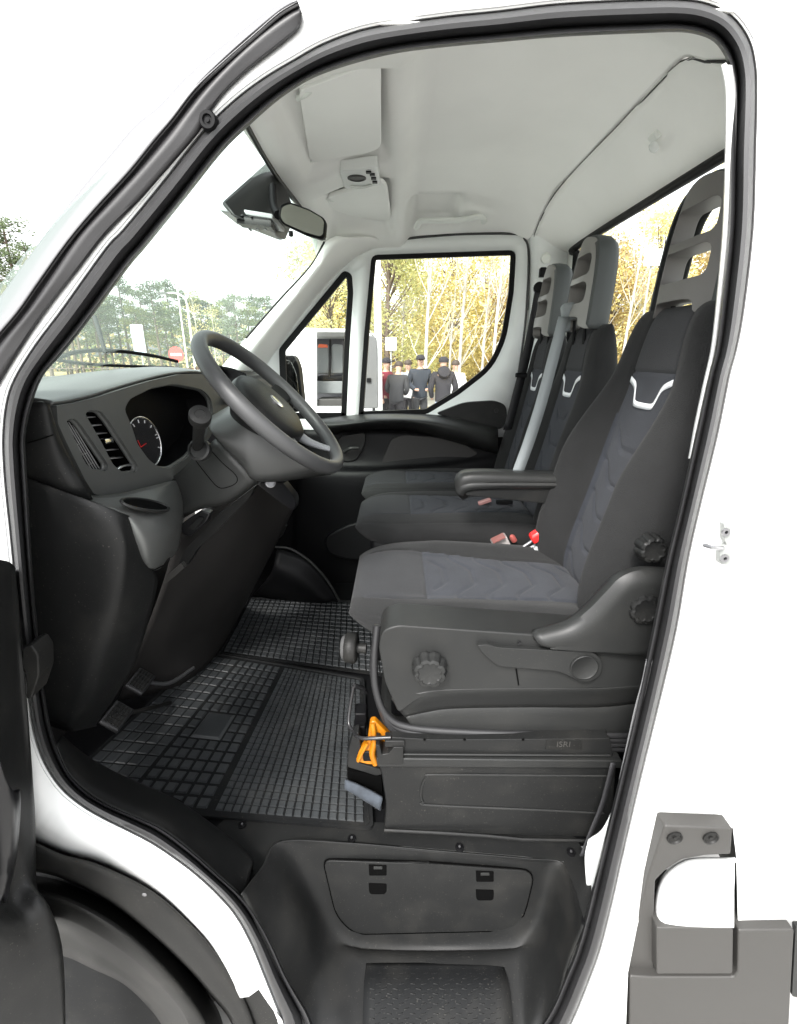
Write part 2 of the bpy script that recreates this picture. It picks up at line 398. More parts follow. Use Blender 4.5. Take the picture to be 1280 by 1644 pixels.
R5 = [(520,1690,.65),(550,1680,.655),(575,1675,.66),(620,1675,.66),(700,1675,.66),(800,1675,.66),(835,1675,.66),(850,1680,.655),(860,1690,.65)]
step = patch('step_well', [R0, R1, R2, R3, R4, R5], plast, van, n=8, m=8, solid=-.004)
LEDGE = [[(352,1412,.715),(362,1405,.74),(375,1340,.86),(376,1328,.885),(376,1322,.9)],
         [(386,1436,.70),(420,1392,.78),(450,1350,.85),(455,1338,.885),(458,1325,.9)],
         [(386,1436,.70),(440,1352,.85),(560,1352,.875),(564,1338,.90),(570,1325,.915)]]
ledge_poly = [(352,1415),(386,1437),(420,1392),(450,1349),(560,1351),(700,1363),(840,1375),(905,1383),(925,1430),(938,1478),(950,1440),(948,1385),(925,1345),(900,1335),(800,1330),(600,1320),(500,1300),(376,1300),(345,1330)]
def zfloor(x, y):
    p = atz(x, y, .612)
    return p if p.y+.75 > .70 else at(x, y, .70)
mk('sill_ledge', [zfloor(x, y) for x, y in ledge_poly], [tuple(range(len(ledge_poly)))], plast, van, smooth=False)
for x, y in ((389,1325),(565,1347),(738,1361),(917,1369),(935,1424)):
    b = MB(); p = zfloor(x, y) if x < 930 else onsurf(step, x, y, .001); b.lathe(p, (0, 0, 1), [(.011, -.002), (.011, .003), (.008, .0035), (.007, .001), (.0035, .001), (.003, .003), (0, .003)], 18)
    b.build('sill_screw', metal if x > 2000 else black, van)
    b = MB(); b.lathe(p+Vector((0, 0, .002)), (0, 0, 1), [(.003, 0), (.0028, .004), (0, .0045)], 10); b.build('screw_head', metal, van)
rp = rpoly([(519,1382),(690,1388),(859,1400),(836,1494),(570,1500),(540,1470)], [14, 0, 22, 40, 40, 30], 5)
h0 = onsurf(step, 560, 1390, .002); h1 = onsurf(step, 820, 1396, .002); h2 = onsurf(step, 690, 1488, .002)
hn = (h1-h0).cross(h2-h0).normalized()
if hn.y > 0: hn = -hn
bulge_ = max((onsurf(step, x, y, 0)-h0).dot(hn) for x, y in rp+[(690, 1440), (600, 1440), (780, 1440)])
HP = h0+hn*(bulge_+.0015)
hatch = pxplate('step_hatch', rp, 0, plast, van, t=.004, bevel=.0012, surf=lambda x, y: plhit(HP+hn*.003, hn, x, y))
pxplate('hatch_gap', [(x+(x-690)*.011, y+(y-1440)*.028) for x, y in rp], 0, void, van, t=.006, bevel=0, surf=lambda x, y: plhit(HP, hn, x, y))
for x, y in ((607,1397),(607,1427),(779,1407),(779,1437)):
    top = y in (1397, 1407)
    pxplate('hatch_latch', rpoly([(x-15, y-9), (x+14, y-8), (x+14, y+9), (x-14, y+9)], 2 if top else [2, 2, 6, 6]), 0, void, hatch, t=.003, bevel=0, surf=lambda x, y: plhit(HP+hn*.0036, hn, x, y))
    if top: pxplate('latch_clip', rpoly([(x-7, y-5), (x+7, y-5), (x+7, y-1), (x-7, y-1)], 1), 0, plast2, hatch, t=.003, bevel=.0005, surf=lambda x, y: plhit(HP+hn*.005, hn, x, y))
# step tread pad with raised tread
tp = patch('step_pad', [[(588,1551,.795),(700,1550,.797),(808,1551,.795)], [(584,1595,.735),(700,1595,.737),(818,1595,.735)], [(582,1690,.645),(700,1690,.646),(826,1690,.645)]], matblk, van, n=6, m=6, solid=-.004, fn=lambda p: p+Vector((0, 0, .006)))
b = MB()
for r in range(13):
    for c in range(12):
        x = 598+c*18.5+(9 if r % 2 else 0)+random.uniform(-.6, .6); y0 = 1556+r*8
        if x > 806: continue
        p = onsurf(tp, x, y0, .0035)
        b.box(p-Vector((0,0,.001)), (.013, .0028, .005), Matrix.Rotation(radians(14 if (c+r) % 2 else -6), 3, 'Z'), ch=.001)
b.build('tread_nib', plast, tp)
# sill trim over the wheel-arch hump
low = [(91,1195,.77),(110,1240,.755),(148,1276,.745),(195,1301,.735),(262,1331,.73),(309,1367,.725),(353,1406,.72),(388,1437,.715)]
m1 = [(96,1188,.79),(118,1226,.78),(155,1258,.775),(200,1281,.77),(268,1312,.765),(318,1350,.76),(365,1395,.75),(396,1428,.735)]
up = [(100,1180,.86),(128,1206,.86),(165,1230,.86),(215,1254,.86),(282,1284,.86),(335,1320,.86),(388,1362,.83),(407,1384,.80)]
up2 = [(104,1186,.90),(135,1212,.90),(172,1238,.90),(222,1262,.90),(288,1292,.90),(340,1328,.90),(388,1370,.86),(406,1396,.82)]
patch('sill_trim', [low, m1, up, up2], plast, van, n=6, m=6, solid=-.004)
# wheel arch liner bands
A0 = [(-40,1345,.71),(40,1350,.70),(102,1374,.695),(163,1392,.69),(244,1433,.69),(305,1485,.685),(345,1530,.68),(390,1601,.675),(415,1670,.67)]
A1 = [(-40,1385,.71),(40,1390,.70),(102,1402,.695),(175,1438,.69),(240,1488,.69),(302,1545,.685),(340,1588,.68),(375,1632,.675),(395,1690,.67)]
A2 = [(-40,1410,.76),(40,1414,.75),(104,1428,.745),(175,1462,.74),(240,1508,.74),(292,1560,.735),(325,1600,.73),(348,1640,.725),(362,1700,.72)]
A3 = [(-40,1425,.70),(40,1430,.695),(104,1444,.69),(172,1478,.685),(232,1524,.685),(280,1574,.68),(310,1612,.675),(332,1650,.67),(345,1710,.67)]
A4 = [(-40,1455,.70),(40,1460,.69),(104,1470,.69),(165,1500,.685),(222,1540,.685),(266,1584,.68),(296,1622,.675),(312,1660,.67),(325,1710,.67)]
A5 = [(-40,1480,.74),(40,1484,.735),(104,1496,.73),(158,1526,.73),(210,1562,.73),(250,1602,.725),(276,1640,.72),(290,1675,.72),(300,1720,.72)]
A6 = [(-40,1530,.84),(40,1530,.83),(100,1534,.83),(150,1556,.83),(198,1580,.83),(235,1614,.83),(258,1644,.83),(270,1675,.83),(280,1720,.83)]
A7 = [(-40,1540,1.1),(40,1540,1.1),(100,1544,1.1),(150,1566,1.1),(198,1592,1.1),(232,1624,1.1),(252,1654,1.1),(265,1685,1.1),(275,1725,1.1)]
def shf(A, dx, dy, dd): return [(a[0]+dx, a[1]+dy, a[2]+dd) for a in A]
patch('arch_liner', [A0, shf(A0, -3, 4, -.004), [((a[0]+c[0])/2, (a[1]+c[1])/2, a[2]-.004) for a, c in zip(A0, A1)], shf(A1, 1, -3, -.004), A1, shf(A1, -1, 2, .02), shf(A1, -4, 5, .07)], greyarch, van, n=6, m=3, solid=-.003)
patch('arch_liner_inner', [shf(A2, 5, -6, .02), shf(A3, 2, -3, .01), A3, shf(A3, -4, 5, -.004), A4, shf(A4, -3, 5, .008), A5, shf(A6, 3, -5, -.08), A6, A7], greyarch, van, n=6, m=4, solid=-.003)
for x, y in ((232,1436),(379,1591)):
    b = MB(); b.lathe(at(x, y, .684), (0, -1, 0), [(.005, -.003), (.005, .001), (.003, .002), (0, .002)], 14); b.build('liner_screw', metal, van)
pxplate('sill_end_cap', [(385,1603),(400,1600),(417,1588),(432,1612),(455,1640),(470,1700),(390,1700),(372,1640)], .676, greyarch, van, t=.02, bevel=.003)
# front wheel inside the arch (only its shoulder shows)
b = MB(); c = at(60, 1760, 1.0)
b.lathe(Vector((-.78, .02, .34)), (0, 1, 0), [(.2, 0), (.30, .0), (.335, .01), (.35, .04), (.35, .2), (.33, .23), (.2, .24)], 64)
b.build('wheel_tyre', matblk, van)
mk('arch_cavity', [at(-60,1450,1.12), at(120,1500,1.12), at(330,1560,1.12), at(420,1760,1.12), at(-60,1760,1.12)], [(0, 1, 2, 3, 4)], black, van, smooth=False)
# ----- rear lower corner: steps and bumper pieces
br = pxplate('corner_bracket', rpoly([(1068,1326),(1177,1330),(1174,1372),(1132,1374),(1095,1381),(1070,1397),(1053,1414),(1050,1480),(1050,1562),(1026,1562),(1008,1548),(1022,1490),(1040,1410)], 4), .69, greybr, van, t=.05, bevel=.004)
for x in (1084, 1142):
    b = MB(); b.lathe(at(x, 1346, .688), (0, -1, 0), [(.0155, -.004), (.0155, .0015), (.0135, .002), (.011, -.0015), (.004, -.0015), (.004, .0015), (0, .0015)], 28); b.build('bracket_screw', greyarch, br)
patch('corner_cushion', [[(1050,1488,.76),(1050,1450,.76),(1056,1420,.76),(1068,1400,.76),(1090,1384,.76),(1115,1377,.76),(1182,1376,.76)],
    [(1055,1490,.69),(1056,1450,.69),(1062,1422,.69),(1074,1402,.69),(1093,1387,.69),(1117,1380,.69),(1180,1379,.69)],
    [(1090,1490,.672),(1091,1462,.672),(1095,1440,.672),(1102,1425,.672),(1112,1412,.672),(1125,1406,.672),(1180,1405,.672)],
    [(1179,1490,.668),(1179,1476,.668),(1179,1464,.668),(1179,1454,.668),(1179,1446,.668),(1179,1440,.668),(1179,1430,.668)]], white, van, n=5, m=4)
pxplate('corner_block', rpoly([(1055,1490),(1178,1490),(1177,1564),(1055,1564)], [3, 5, 6, 3]), .668, greybr, van, t=.12, bevel=.004)
pxplate('corner_block', rpoly([(1050,1570),(1179,1570),(1185,1562),(1186,1494),(1276,1493),(1270,1600),(1262,1760),(1008,1760),(1012,1568)], 4), .672, greybr, van, t=.15, bevel=.004)
pxplate('corner_gap', [(1046,1480),(1190,1480),(1190,1600),(1040,1600)], .78, void, van, t=.02, bevel=0)
pxplate('side_marker_edge', rpoly([(1278,1488),(1320,1488),(1320,1610),(1272,1600)], 3), .68, plast2, van, t=.05, bevel=.004)
# door striker, holes
st = pxplate('door_striker', rpoly([(1163,840),(1173,842),(1176,873),(1174,910),(1156,905),(1156,880),(1168,876),(1163,866)], 3), .727, mat('striker_steel', (.24, .25, .24), .4), van, t=.012, bevel=.002)
b = MB(); b.tube([at(1160, 880, .725), at(1150, 880, .70), at(1140, 878, .69), at(1131, 875, .70)], .0035, 10); b.build('striker_loop', metal, st)
for x, y in ((1165, 854), (1163, 896)):
    b = MB(); b.lathe(at(x, y, .726), (0, -1, 0), [(.007, 0), (.007, .003), (.003, .003), (.0025, 0), (0, 0)], 14); b.build('striker_bolt', metal, st)
b = MB(); b.lathe(side(1157, 1000, -.006), (0, -1, 0), [(.004, 0), (.003, .002), (0, .002)], 12); b.lathe(side(1157, 1012, -.006), (0, -1, 0), [(.003, 0), (.002, .002), (0, .002)], 12); b.build('pillar_rivet', bpy.data.materials['striker_steel'], van)
# ----- the opened door at the left edge
door = patch('open_door_panel', [
    [(-160,880,.45),(-160,1000,.45),(-160,1150,.45),(-160,1300,.45),(-160,1450,.45),(-160,1560,.42),(-160,1760,.40)],
    [(-60,890,.56),(-60,1000,.56),(-60,1150,.55),(-60,1300,.54),(-60,1440,.52),(-60,1520,.5),(-60,1760,.48)],
    [(2,899,.66),(4,1000,.655),(8,1150,.64),(5,1300,.62),(8,1440,.60),(45,1520,.57),(50,1760,.54)],
    [(16,903,.69),(22,1000,.69),(30,1100,.69),(38,1250,.67),(45,1400,.64),(82,1490,.60),(90,1760,.56)],
    [(25,912,.71),(33,1010,.71),(44,1130,.70),(56,1300,.69),(62,1440,.66),(100,1520,.62),(106,1760,.58)],
    [(22,918,.76),(28,1016,.76),(38,1136,.75),(50,1306,.74),(56,1446,.72),(94,1526,.68),(100,1760,.64)]], plast, van, n=6, m=6, solid=-.004)
patch('door_pocket', [[(-20,1130,.60),(-20,1300,.59),(-20,1420,.58),(-20,1500,.55)], [(12,1262,.605),(14,1300,.60),(10,1380,.59),(0,1440,.575)], [(26,1268,.625),(27,1300,.62),(20,1380,.61),(4,1450,.585)]], gloss, door, n=5, m=4)
hg = pxplate('door_check_strap', rpoly([(36,1040),(50,1036),(61,1052),(62,1085),(50,1122),(42,1122),(42,1085),(35,1068)], 5), .70, greyarch, van, t=.04, bevel=.005)
# ---------------- cab interior shell
def X(px, py, x): return atx(px, py, x)
mk('cab_floor', [(-1.2, .14, .604), (.8, .14, .604), (.8, 1.7, .604), (-1.2, 1.7, .604)], [(0, 1, 2, 3)], black, van, smooth=False, solid=-.01)
mk('footwell_wall', [(-1.0, .05, .6), (-1.12, .5, .6), (-1.12, 1.7, .6), (-1.0, .05, 1.3), (-1.12, .5, 1.7), (-1.12, 1.7, 1.7)], [(0, 1, 4, 3), (1, 2, 5, 4)], brownblk, van, smooth=False, solid=.01)
def ss(t): t = max(0, min(1, t)); return t*t*(3-2*t)
def hz(x, y):
    base = 2.30+.07*ss((x+.36)/.3)+.05*ss((x-.0)/.07)*ss((y-.1)/.42)+.015*ss((x-.1)/.4)-.05*ss((x-.45)/.2)
    n_ = max(0, (.46-y)/.34); f_ = max(0, (y-1.25)/.38)
    q_ = max(0, .54-y); base -= .29*q_*ss(q_/.16)+.105*min(1.1, f_)**2.2
    base -= .05*ss((-.08-x)/.2)*ss((.42-y)/.3)
    if .18 < y < .90 or 1.0 < y < 1.56:
        pass
    return base
v = []; NX, NY = 60, 70
for i in range(NX+1):
    x = -.365+i*(.60+.365)/NX
    for j in range(NY+1):
        y = .10+j*(1.66-.10)/NY
        # visor pockets: shallow wells
        z = hz(x, y)
        for (y0, y1) in ((.42, .99), (1.13, 1.60)):
            k = ss((y-y0)/.04)*ss((y1-y)/.04)*ss((x+.02)/-.03 if x > -.06 else 1)*1
            z += .034*k*ss((x+.30)/.05)
        k = ss((y-1.42)/.04)*ss((x-.02)/.05)*ss((.27-x)/.05)*ss((1.64-y)/.03)
        z += .05*k
        v.append((x, y, z))
hl = mk('headliner', v, [tuple(reversed(f_)) for f_ in grid_faces(NX+1, NY+1)], liner, van, solid=.003)
# rear wall: slopes off the ceiling, window cut-out
def rw(y, z, off=0):   # x of rear wall at height z
    if z > 2.24: x = .60+(2.42-z)*.95
    else: x = .771+(2.24-z)*.03
    return Vector((x+off, y, z))
rws = []
zs = [2.425, 2.38, 2.33, 2.28, 2.255, 2.24]
for k in (0, .2, .45, .7, .88, 1.0):
    row = []
    for y in (.10, .22, .35, .5, .8, 1.2, 1.45, 1.56, 1.64):
        tz = hz(.6, y); z = tz+(2.24-tz)*k; row.append(Vector((.598+.173*k, y, z)))
    rws.append(row)
rhp = patch('rear_header_panel', rws, liner, van, world=True, n=4, m=2, solid=.006)
mkb = MB()
for (y0, y1, z0, z1) in ((1.52, 1.70, .6, 2.24), (.0, .12, .6, 2.24), (.12, 1.52, .6, 1.50)):
    a = [rw(y0, z0), rw(y1, z0), rw(y1, z1), rw(y0, z1)]; mkb.add(a, [(3, 2, 1, 0)])
mkb.build('rear_wall', liner, van, solid=.01)
sp_ = [Vector((.597, y, hz(.6, y)-.002)) for y in [.30+.05*i for i in range(27)]]+[Vector((.60, 1.64, 2.26)), Vector((.605, 1.655, 2.18)), Vector((.61, 1.66, 2.0))]
b = MB(); b.tube(sp_, .0026, 6); b.build('lining_seam', plast, van)
rwp = [rw(y, z, -.012) for y, z in ((.02, 2.24), (1.46, 2.24), (1.51, 2.21), (1.52, 2.15), (1.52, 1.55), (1.49, 1.51), (.02, 1.50))]
b = MB(); b.tube(spline(rwp, 6), .014, 8); b.build('rear_window_seal', black, van)
b = MB(); b.tube(spline([p+Vector((-.004, .006, .018)) for p in rwp[:5]], 6), .006, 6); b.build('window_trim_lip', greyarch, van)
rg = mk('rear_window', [rw(.02, 1.5), rw(1.52, 1.5), rw(1.52, 2.24), rw(.02, 2.24)], [(0, 1, 2, 3)], glass, van, smooth=False)
c0 = at(1023, 412, 1.55+0)
pp = Vector((.772, 0, 0)); r_ = ray(1023, 412); t_ = .770/r_[0]; pc = EYE+Vector(r_)*t_
# coat hook / lamp on the rear header
b = MB(); p = at(1013, 262, 1.45); p = rw(p.y, 2.345)
ry = ray(1016, 270); 
b.box(p+Vector((-.004, 0, -.0)), (.02, .035, .055), Matrix.Rotation(radians(40), 3, 'Y'), ch=.006); b.build('rear_cab_lamp', linerl, van, bevel=.004)
b = MB(); b.lathe(p+Vector((-.012, .0, -.035)), (-.7, 0, -.7), [(.014, 0), (.013, .008), (.008, .012), (0, .013)], 20); b.build('lamp_lens', mat('lens', (.7, .72, .7), .2), van)
# ---- visors, console
def slab(name, pts, z, th, m_, parent, r=6, bev=.004):
    poly = rpoly(pts, r)
    top = [atz(x, y, z(x, y) if callable(z) else z) for x, y in poly]; n = len(top)
    bot = [p+Vector((0, 0, th)) for p in top]
    return mk(name, top+bot, [tuple(range(n)), tuple(range(2*n-1, n-1, -1))]+[(i, i+n, (i+1) % n+n, (i+1) % n) for i in range(n)], m_, parent, bevel=bev, seg=3)
def vz(x, y): return 2.342
for pts, arm in (([(480,146),(612,98),(612,237),(590,246),(498,261)], ((478,158),(505,138))), ([(523,318),(612,292),(622,300),(629,358),(600,370),(548,378)], ((515,312),(540,322)))):
    v1 = slab('sun_visor', pts, vz, .016, liner, hl, 10, .005)
    b = MB(); b.tube([atz(arm[0][0], arm[0][1], 2.35), atz((arm[0][0]+arm[1][0])/2, (arm[0][1]+arm[1][1])/2+3, 2.343), atz(arm[1][0], arm[1][1], 2.35)], .006, 8); b.build('visor_arm', linerl, v1)
    b = MB(); q = pts[-1]; b.tube([atz(q[0]-6, q[1]-2, 2.349), atz(q[0]+14, q[1]-5, 2.347)], .0045, 8); b.build('visor_clip', linerl, v1)
rc = slab('roof_console', [(545,275),(607,267),(611,298),(554,304)], 2.338, .03, mat('console_white', (.72, .73, .71), .4), hl, 4, .004)
b = MB(); b.lathe(atz(573, 286, 2.337), (0, 0, -1), [(.030, -.003), (.030, .001), (.024, .003), (.0235, .0), (0, .001)], 28); b.build('reading_lamp', greybr, rc)
for x, y in ((598, 280), (600, 286), (602, 292), (592, 276)):
    b = MB(); b.box(atz(x, y, 2.336), (.016, .014, .006), ch=.002); b.build('lamp_switch', plast2, rc)
b = MB(); b.tube(spline([atz(562, 299, 2.335), atz(580, 301, 2.334), atz(598, 297, 2.335)], 5), .004, 8); b.build('console_lens', linerl, rc)
# grab handle over the passenger door
b = MB(); b.tube(spline([at(668, 366, 2.30), at(676, 355, 2.27), at(700, 354, 2.25), at(740, 353, 2.25), at(770, 348, 2.26), at(778, 356, 2.30)], 6), .013, 10, flat=.8)
b.build('grab_handle', linerl, hl)
# ---- windscreen
wt = [(-.27, .10, 2.17), (-.345, .4, 2.292), (-.37, .85, 2.305), (-.345, 1.3, 2.29), (-.31, 1.62, 2.262)]
wb = [(-.72, .0, 1.76), (-.93, .4, 1.745), (-1.0, .85, 1.74), (-.93, 1.3, 1.745), (-.76, 1.66, 1.76)]
wm = [((a[0]+c[0])/2-.02, (a[1]+c[1])/2, (a[2]+c[2])/2+.02) for a, c in zip(wt, wb)]
patch('windscreen', [wt, wm, wb], wsglass, van, world=True, n=8, m=8, solid=0)
b = MB(); b.tube(spline([Vector(p)+Vector((.012, 0, -.006)) for p in wt], 6), .007, 8); b.build('windscreen_header_trim', plast2, van)
for pts in ([(62,590),(120,566),(180,563),(240,570),(285,580)],):
    b = MB(); b.tube(spline([at(x, y, 1.4+i*.12) for i, (x, y) in enumerate(pts)], 6), .006, 6)
    b.tube([at(152, 508, 1.65), at(160, 535, 1.62), at(169, 566, 1.6)], .007, 6); b.tube(spline([at(75, 575, 1.42), at(150, 585, 1.6), at(280, 590, 1.95)], 5), .005, 6)
    b.build('windscreen_wiper', black, van)
# passenger side front pillar trim
patch('front_pillar_trim', [
    [(540,378,2.25),(520,392,2.27),(498,430,2.28),(450,482,2.28),(395,545,2.28),(350,598,2.28)],
    [(560,380,2.25),(533,398,2.26),(505,438,2.26),(458,495,2.26),(405,560,2.26),(370,605,2.26)],
    [(600,380,2.33),(560,405,2.34),(520,445,2.35),(476,498,2.35),(425,570,2.35),(400,610,2.35)],
    [(620,390,2.40),(572,412,2.40),(530,450,2.40),(488,500,2.40),(438,570,2.40),(415,610,2.40)]], liner, van, n=5, m=5)
b = MB(); b.tube(spline([at(521,388,2.262), at(498,428,2.272), at(450,480,2.272), at(395,543,2.272)], 5), .0045, 6); b.build('pillar_edge_line', greyarch, van)
# ---- passenger door seen from inside
DO = [(410,588),(455,533),(495,482),(520,452),(545,428),(570,407),(600,393),(650,384),(700,379),(750,376),(828,376),(842,384),(848,400),(848,440),(846,480),(843,520),(838,560),(832,600),(826,640),(818,700),(700,705),(520,705),(440,690),(395,640)]
QW = rpoly([(449,560),(553,434),(566,441),(568,470),(562,560),(557,672),(453,672)], [6, 14, 10, 4, 2, 3, 3])
WQ = rpoly([(597,410),(828,402),(824,470),(812,545),(790,592),(737,633),(686,664),(576,668),(585,540)], [10, 12, 6, 20, 25, 8, 6, 3, 2])
pdoor = fill('passenger_door', [DO, QW, WQ], grille_white, van, lambda x, y: at(x, y, 2.41), solid=.02)
pdoor['label'] = 'closed white passenger door with black framed windows'
def ring(name, L, w_, D, m_, parent, t=.012):
    c = Vector((sum(p[0] for p in L)/len(L), sum(p[1] for p in L)/len(L)))
    n = len(L); Lo = []; 
    P = [Vector(p) for p in L]
    area = sum(P[i-1].x*P[i].y-P[i].x*P[i-1].y for i in range(n))
    for i in range(n):
        tg = (P[(i+1) % n]-P[i-1]); tg = tg.normalized() if tg.length else Vector((1, 0)); nr = Vector((tg.y, -tg.x))
        if area < 0: nr = -nr
        Lo.append(nr)
    v = []
    for k, dd in ((1.5, .004), (.5, -t), (-w_+1, -t), (-w_, .012)):
        for p, nr in zip(P, Lo): v.append(at(p.x+nr.x*k, p.y+nr.y*k, D+dd))
    return mk(name, v, grid_faces(4, n, True), m_, parent)
ring('window_frame', QW, 10, 2.405, black, pdoor)
ring('window_frame', WQ, 8, 2.405, black, pdoor)
mk('window_pane', [at(x, y, 2.418) for x, y in WQ], [tuple(range(len(WQ)))], glass, pdoor, smooth=False)
mk('quarter_pane', [at(x, y, 2.418) for x, y in QW], [tuple(range(len(QW)))], glass, pdoor, smooth=False)
b = MB(); b.tube(spline([at(x, y, 2.395) for x, y in DO[:20]], 3), .007, 8); b.build('door_opening_seal', rub, van)
pxplate('mirror_corner_trim', rpoly([(412,586),(450,538),(452,672),(405,672)], 3), 2.395, black, pdoor, t=.02)
# body side and pillar round the passenger door
DO2 = [(360,600),(440,520),(500,445),(545,405),(590,383),(650,365),(750,350),(860,345),(905,350),(905,440),(900,560),(890,720),(860,980),(600,1000),(400,900),(350,720)]
fill('inner_side_trim', [DO2, DO[:20]+[(818,990),(600,990),(440,900),(395,640)]], linerl, van, lambda x, y: at(x, y, 2.425), solid=.01)
patch('center_pillar_trim', [[(850,368,2.38),(852,420,2.40),(850,500,2.40),(842,600,2.40),(830,700,2.40)], [(868,372,2.35),(870,420,2.36),(868,500,2.36),(860,600,2.36),(850,700,2.36)], [(918,375,2.40),(922,420,2.40),(922,500,2.40),(916,600,2.40),(900,700,2.40)]], grille_white, van, n=4, m=4)
b = MB(); b.lathe(at(877, 414, 2.345), (0, -1, 0), [(.022, -.004), (.022, .003), (.018, .004), (.016, 0), (0, 0)], 24); b.build('pillar_cap', linerl, van)
bt = MB(); bt.box(at(872, 437, 2.33), (.03, .02, .04), ch=.005); bt.lathe(at(866, 462, 2.30), (-.4, -1, 0), [(.022, -.02), (.026, 0), (.022, .02), (0, .025)], 16); gd = bt.build('belt_guide', black, van)
bt = MB(); bt.box(at(867,460,2.31), (.03, .03, .05), ch=.008)
pr = [at(866, 468, 2.29), at(858, 510, 2.27), at(848, 560, 2.25), at(838, 602, 2.24), at(815, 690, 2.24)]
def strap(pts, w_, m_, name, parent, wd=Vector((1, 0, 0)), n=6, th=.0015):
    P = spline(pts, n); v = []
    for i, p in enumerate(P):
        v += [p-wd*w_/2, p+wd*w_/2]
    return mk(name, v, [(2*i, 2*i+1, 2*i+3, 2*i+2) for i in range(len(P)-1)], m_, parent, solid=th)
strap(pr, .045, beltb, 'seat_belt', van, Vector((.9, .3, 0)).normalized())
b = MB(); b.box(at(837, 602, 2.22), (.05, .02, .02), ch=.004); b.build('belt_tongue', black, van)
# passenger door card
patch('door_armrest', [
    [(515,672,2.38),(545,668,2.38),(600,664,2.38),(660,664,2.38),(720,668,2.38),(800,684,2.38)],
    [(510,676,2.30),(545,674,2.28),(600,670,2.26),(660,670,2.25),(720,676,2.25),(800,696,2.27)],
    [(508,684,2.27),(545,682,2.24),(600,676,2.21),(660,676,2.20),(720,686,2.20),(800,712,2.24)],
    [(520,696,2.29),(550,688,2.27),(600,684,2.25),(660,684,2.24),(720,700,2.24),(800,724,2.28)],
    [(530,702,2.36),(555,692,2.36),(600,690,2.36),(660,692,2.36),(720,708,2.36),(800,730,2.36)]], plast2, pdoor, n=5, m=5)
patch('door_card', [
    [(480,690,2.37),(560,690,2.37),(640,690,2.37),(720,700,2.37),(815,720,2.37)],
    [(480,740,2.36),(560,745,2.35),(640,745,2.34),(720,738,2.34),(815,725,2.36)],
    [(470,765,2.30),(560,768,2.28),(640,765,2.28),(720,760,2.30),(815,750,2.34)],
    [(470,860,2.34),(560,860,2.33),(640,860,2.33),(720,850,2.34),(815,840,2.36)],
    [(460,985,2.38),(560,985,2.38),(640,985,2.38),(720,985,2.38),(815,985,2.38)]], black, pdoor, n=5, m=5)
pxplate('door_insert', rpoly([(612,745),(628,704),(650,698),(700,702),(745,712),(770,728),(755,735),(690,742)], [4, 10, 8, 8, 8, 8, 8, 8]), 2.345, brownblk, pdoor, t=.02, bevel=.004)
pxplate('handle_recess', rpoly([(545,700),(588,694),(586,715),(572,740),(550,742),(540,720)], 8), 2.345, plast, pdoor, t=.02, bevel=.004)
b = MB(); b.tube(spline([at(552, 726, 2.33), at(562, 720, 2.315), at(576, 719, 2.32)], 5), .009, 8); b.build('door_handle', plast2, pdoor)
pxplate('door_pull_cover', rpoly([(700,664),(745,646),(795,643),(813,650),(815,672),(806,690),(760,682)], [6, 14, 20, 12, 10, 8, 8]), 2.36, plast, pdoor, t=.03, bevel=.005)
b = MB(); b.lathe(at(797, 659, 2.358), (0, -1, 0), [(.011, 0), (.01, .003), (0, .003)], 18); b.build('cover_cap', plast2, pdoor)
pxplate('speaker_bin', rpoly([(520,862),(560,842),(600,835),(650,835),(650,900),(560,900),(525,890)], 14), 2.30, black, pdoor, t=.06, bevel=.01)
# outside mirror beyond the passenger window
mm = pxplate('wing_mirror', rpoly([(452,570),(472,570),(480,590),(486,645),(480,662),(452,662)], [4, 8, 8, 6, 4, 4]), 2.55, black, van, t=.10, bevel=.01)
pxplate('mirror_glass', rpoly([(451,577),(467,579),(476,600),(481,640),(478,656),(451,656)], 5), 2.54, mirror, mm, t=.01, bevel=.001)
# ---- interior mirror and camera housing
hsg = MB()
a = [at(353,325,1.45), at(430,256,1.62), at(452,285,1.70), at(470,330,1.72), at(450,372,1.62), at(440,372,1.5), at(375,346,1.40)]
n = len(a); ctr = Vector((0, 0, 0))
bk = [p+Vector((-.02, .16, .01)) for p in a]
hsg.add(a+bk, [tuple(range(n)), tuple(range(2*n-1, n-1, -1))]+[(i, i+n, (i+1) % n+n, (i+1) % n) for i in range(n)])
o = hsg.build('mirror_housing', plast2, van, bevel=.012, seg=3)
b = MB(); b.box(at(408, 352, 1.52), (.14, .14, .014), Matrix.Rotation(radians(8), 3, 'Y'), ch=.004); b.build('sensor_plate', mat('sensor_grey', (.3, .32, .32), .4), o, bevel=.003)
b = MB(); b.box(at(412, 358, 1.46), (.09, .05, .02), Matrix.Rotation(radians(6), 3, 'Y'), ch=.006); b.build('sensor_window', plast, o)
for x in (374, 390, 405, 402, 414, 426):
    y = 345+ (x-374)*.12 if x in (374, 390, 405) else 369-(x-402)*.05
    b = MB(); b.box(at(x, y, 1.44), (.005, .02, .003)); b.build('vent_slot', gloss, o)
mp = [(449,328),(463,322),(495,334),(519,348),(524,356),(522,380),(516,384),(490,376),(452,358),(446,346)]
rm = pxplate('interior_mirror', rpoly(mp, 5), lambda x, y: 1.42+(x-446)*.0012, black, van, t=.03, bevel=.007)
mp2 = [(454+ (x-449)*.90+ -1, 354+(y-354)*.84) for x, y in mp]
pxplate('mirror_glass', rpoly(mp2, 5), lambda x, y: 1.42+(x-446)*.0012-.0015, mat('mirror_dim', (.32, .33, .29), .12, metal=.6), rm, t=.002, bevel=0)
b = MB(); b.tube(spline([at(447, 345, 1.47), at(440, 330, 1.52), at(438, 300, 1.58)], 4), .012, 8); b.build('mirror_arm', black, rm)
b = MB(); b.lathe(at(467, 371, 1.44), (0, 0, -1), [(.006, 0), (.006, .012), (0, .014)], 10); b.build('mirror_lever', black, rm)
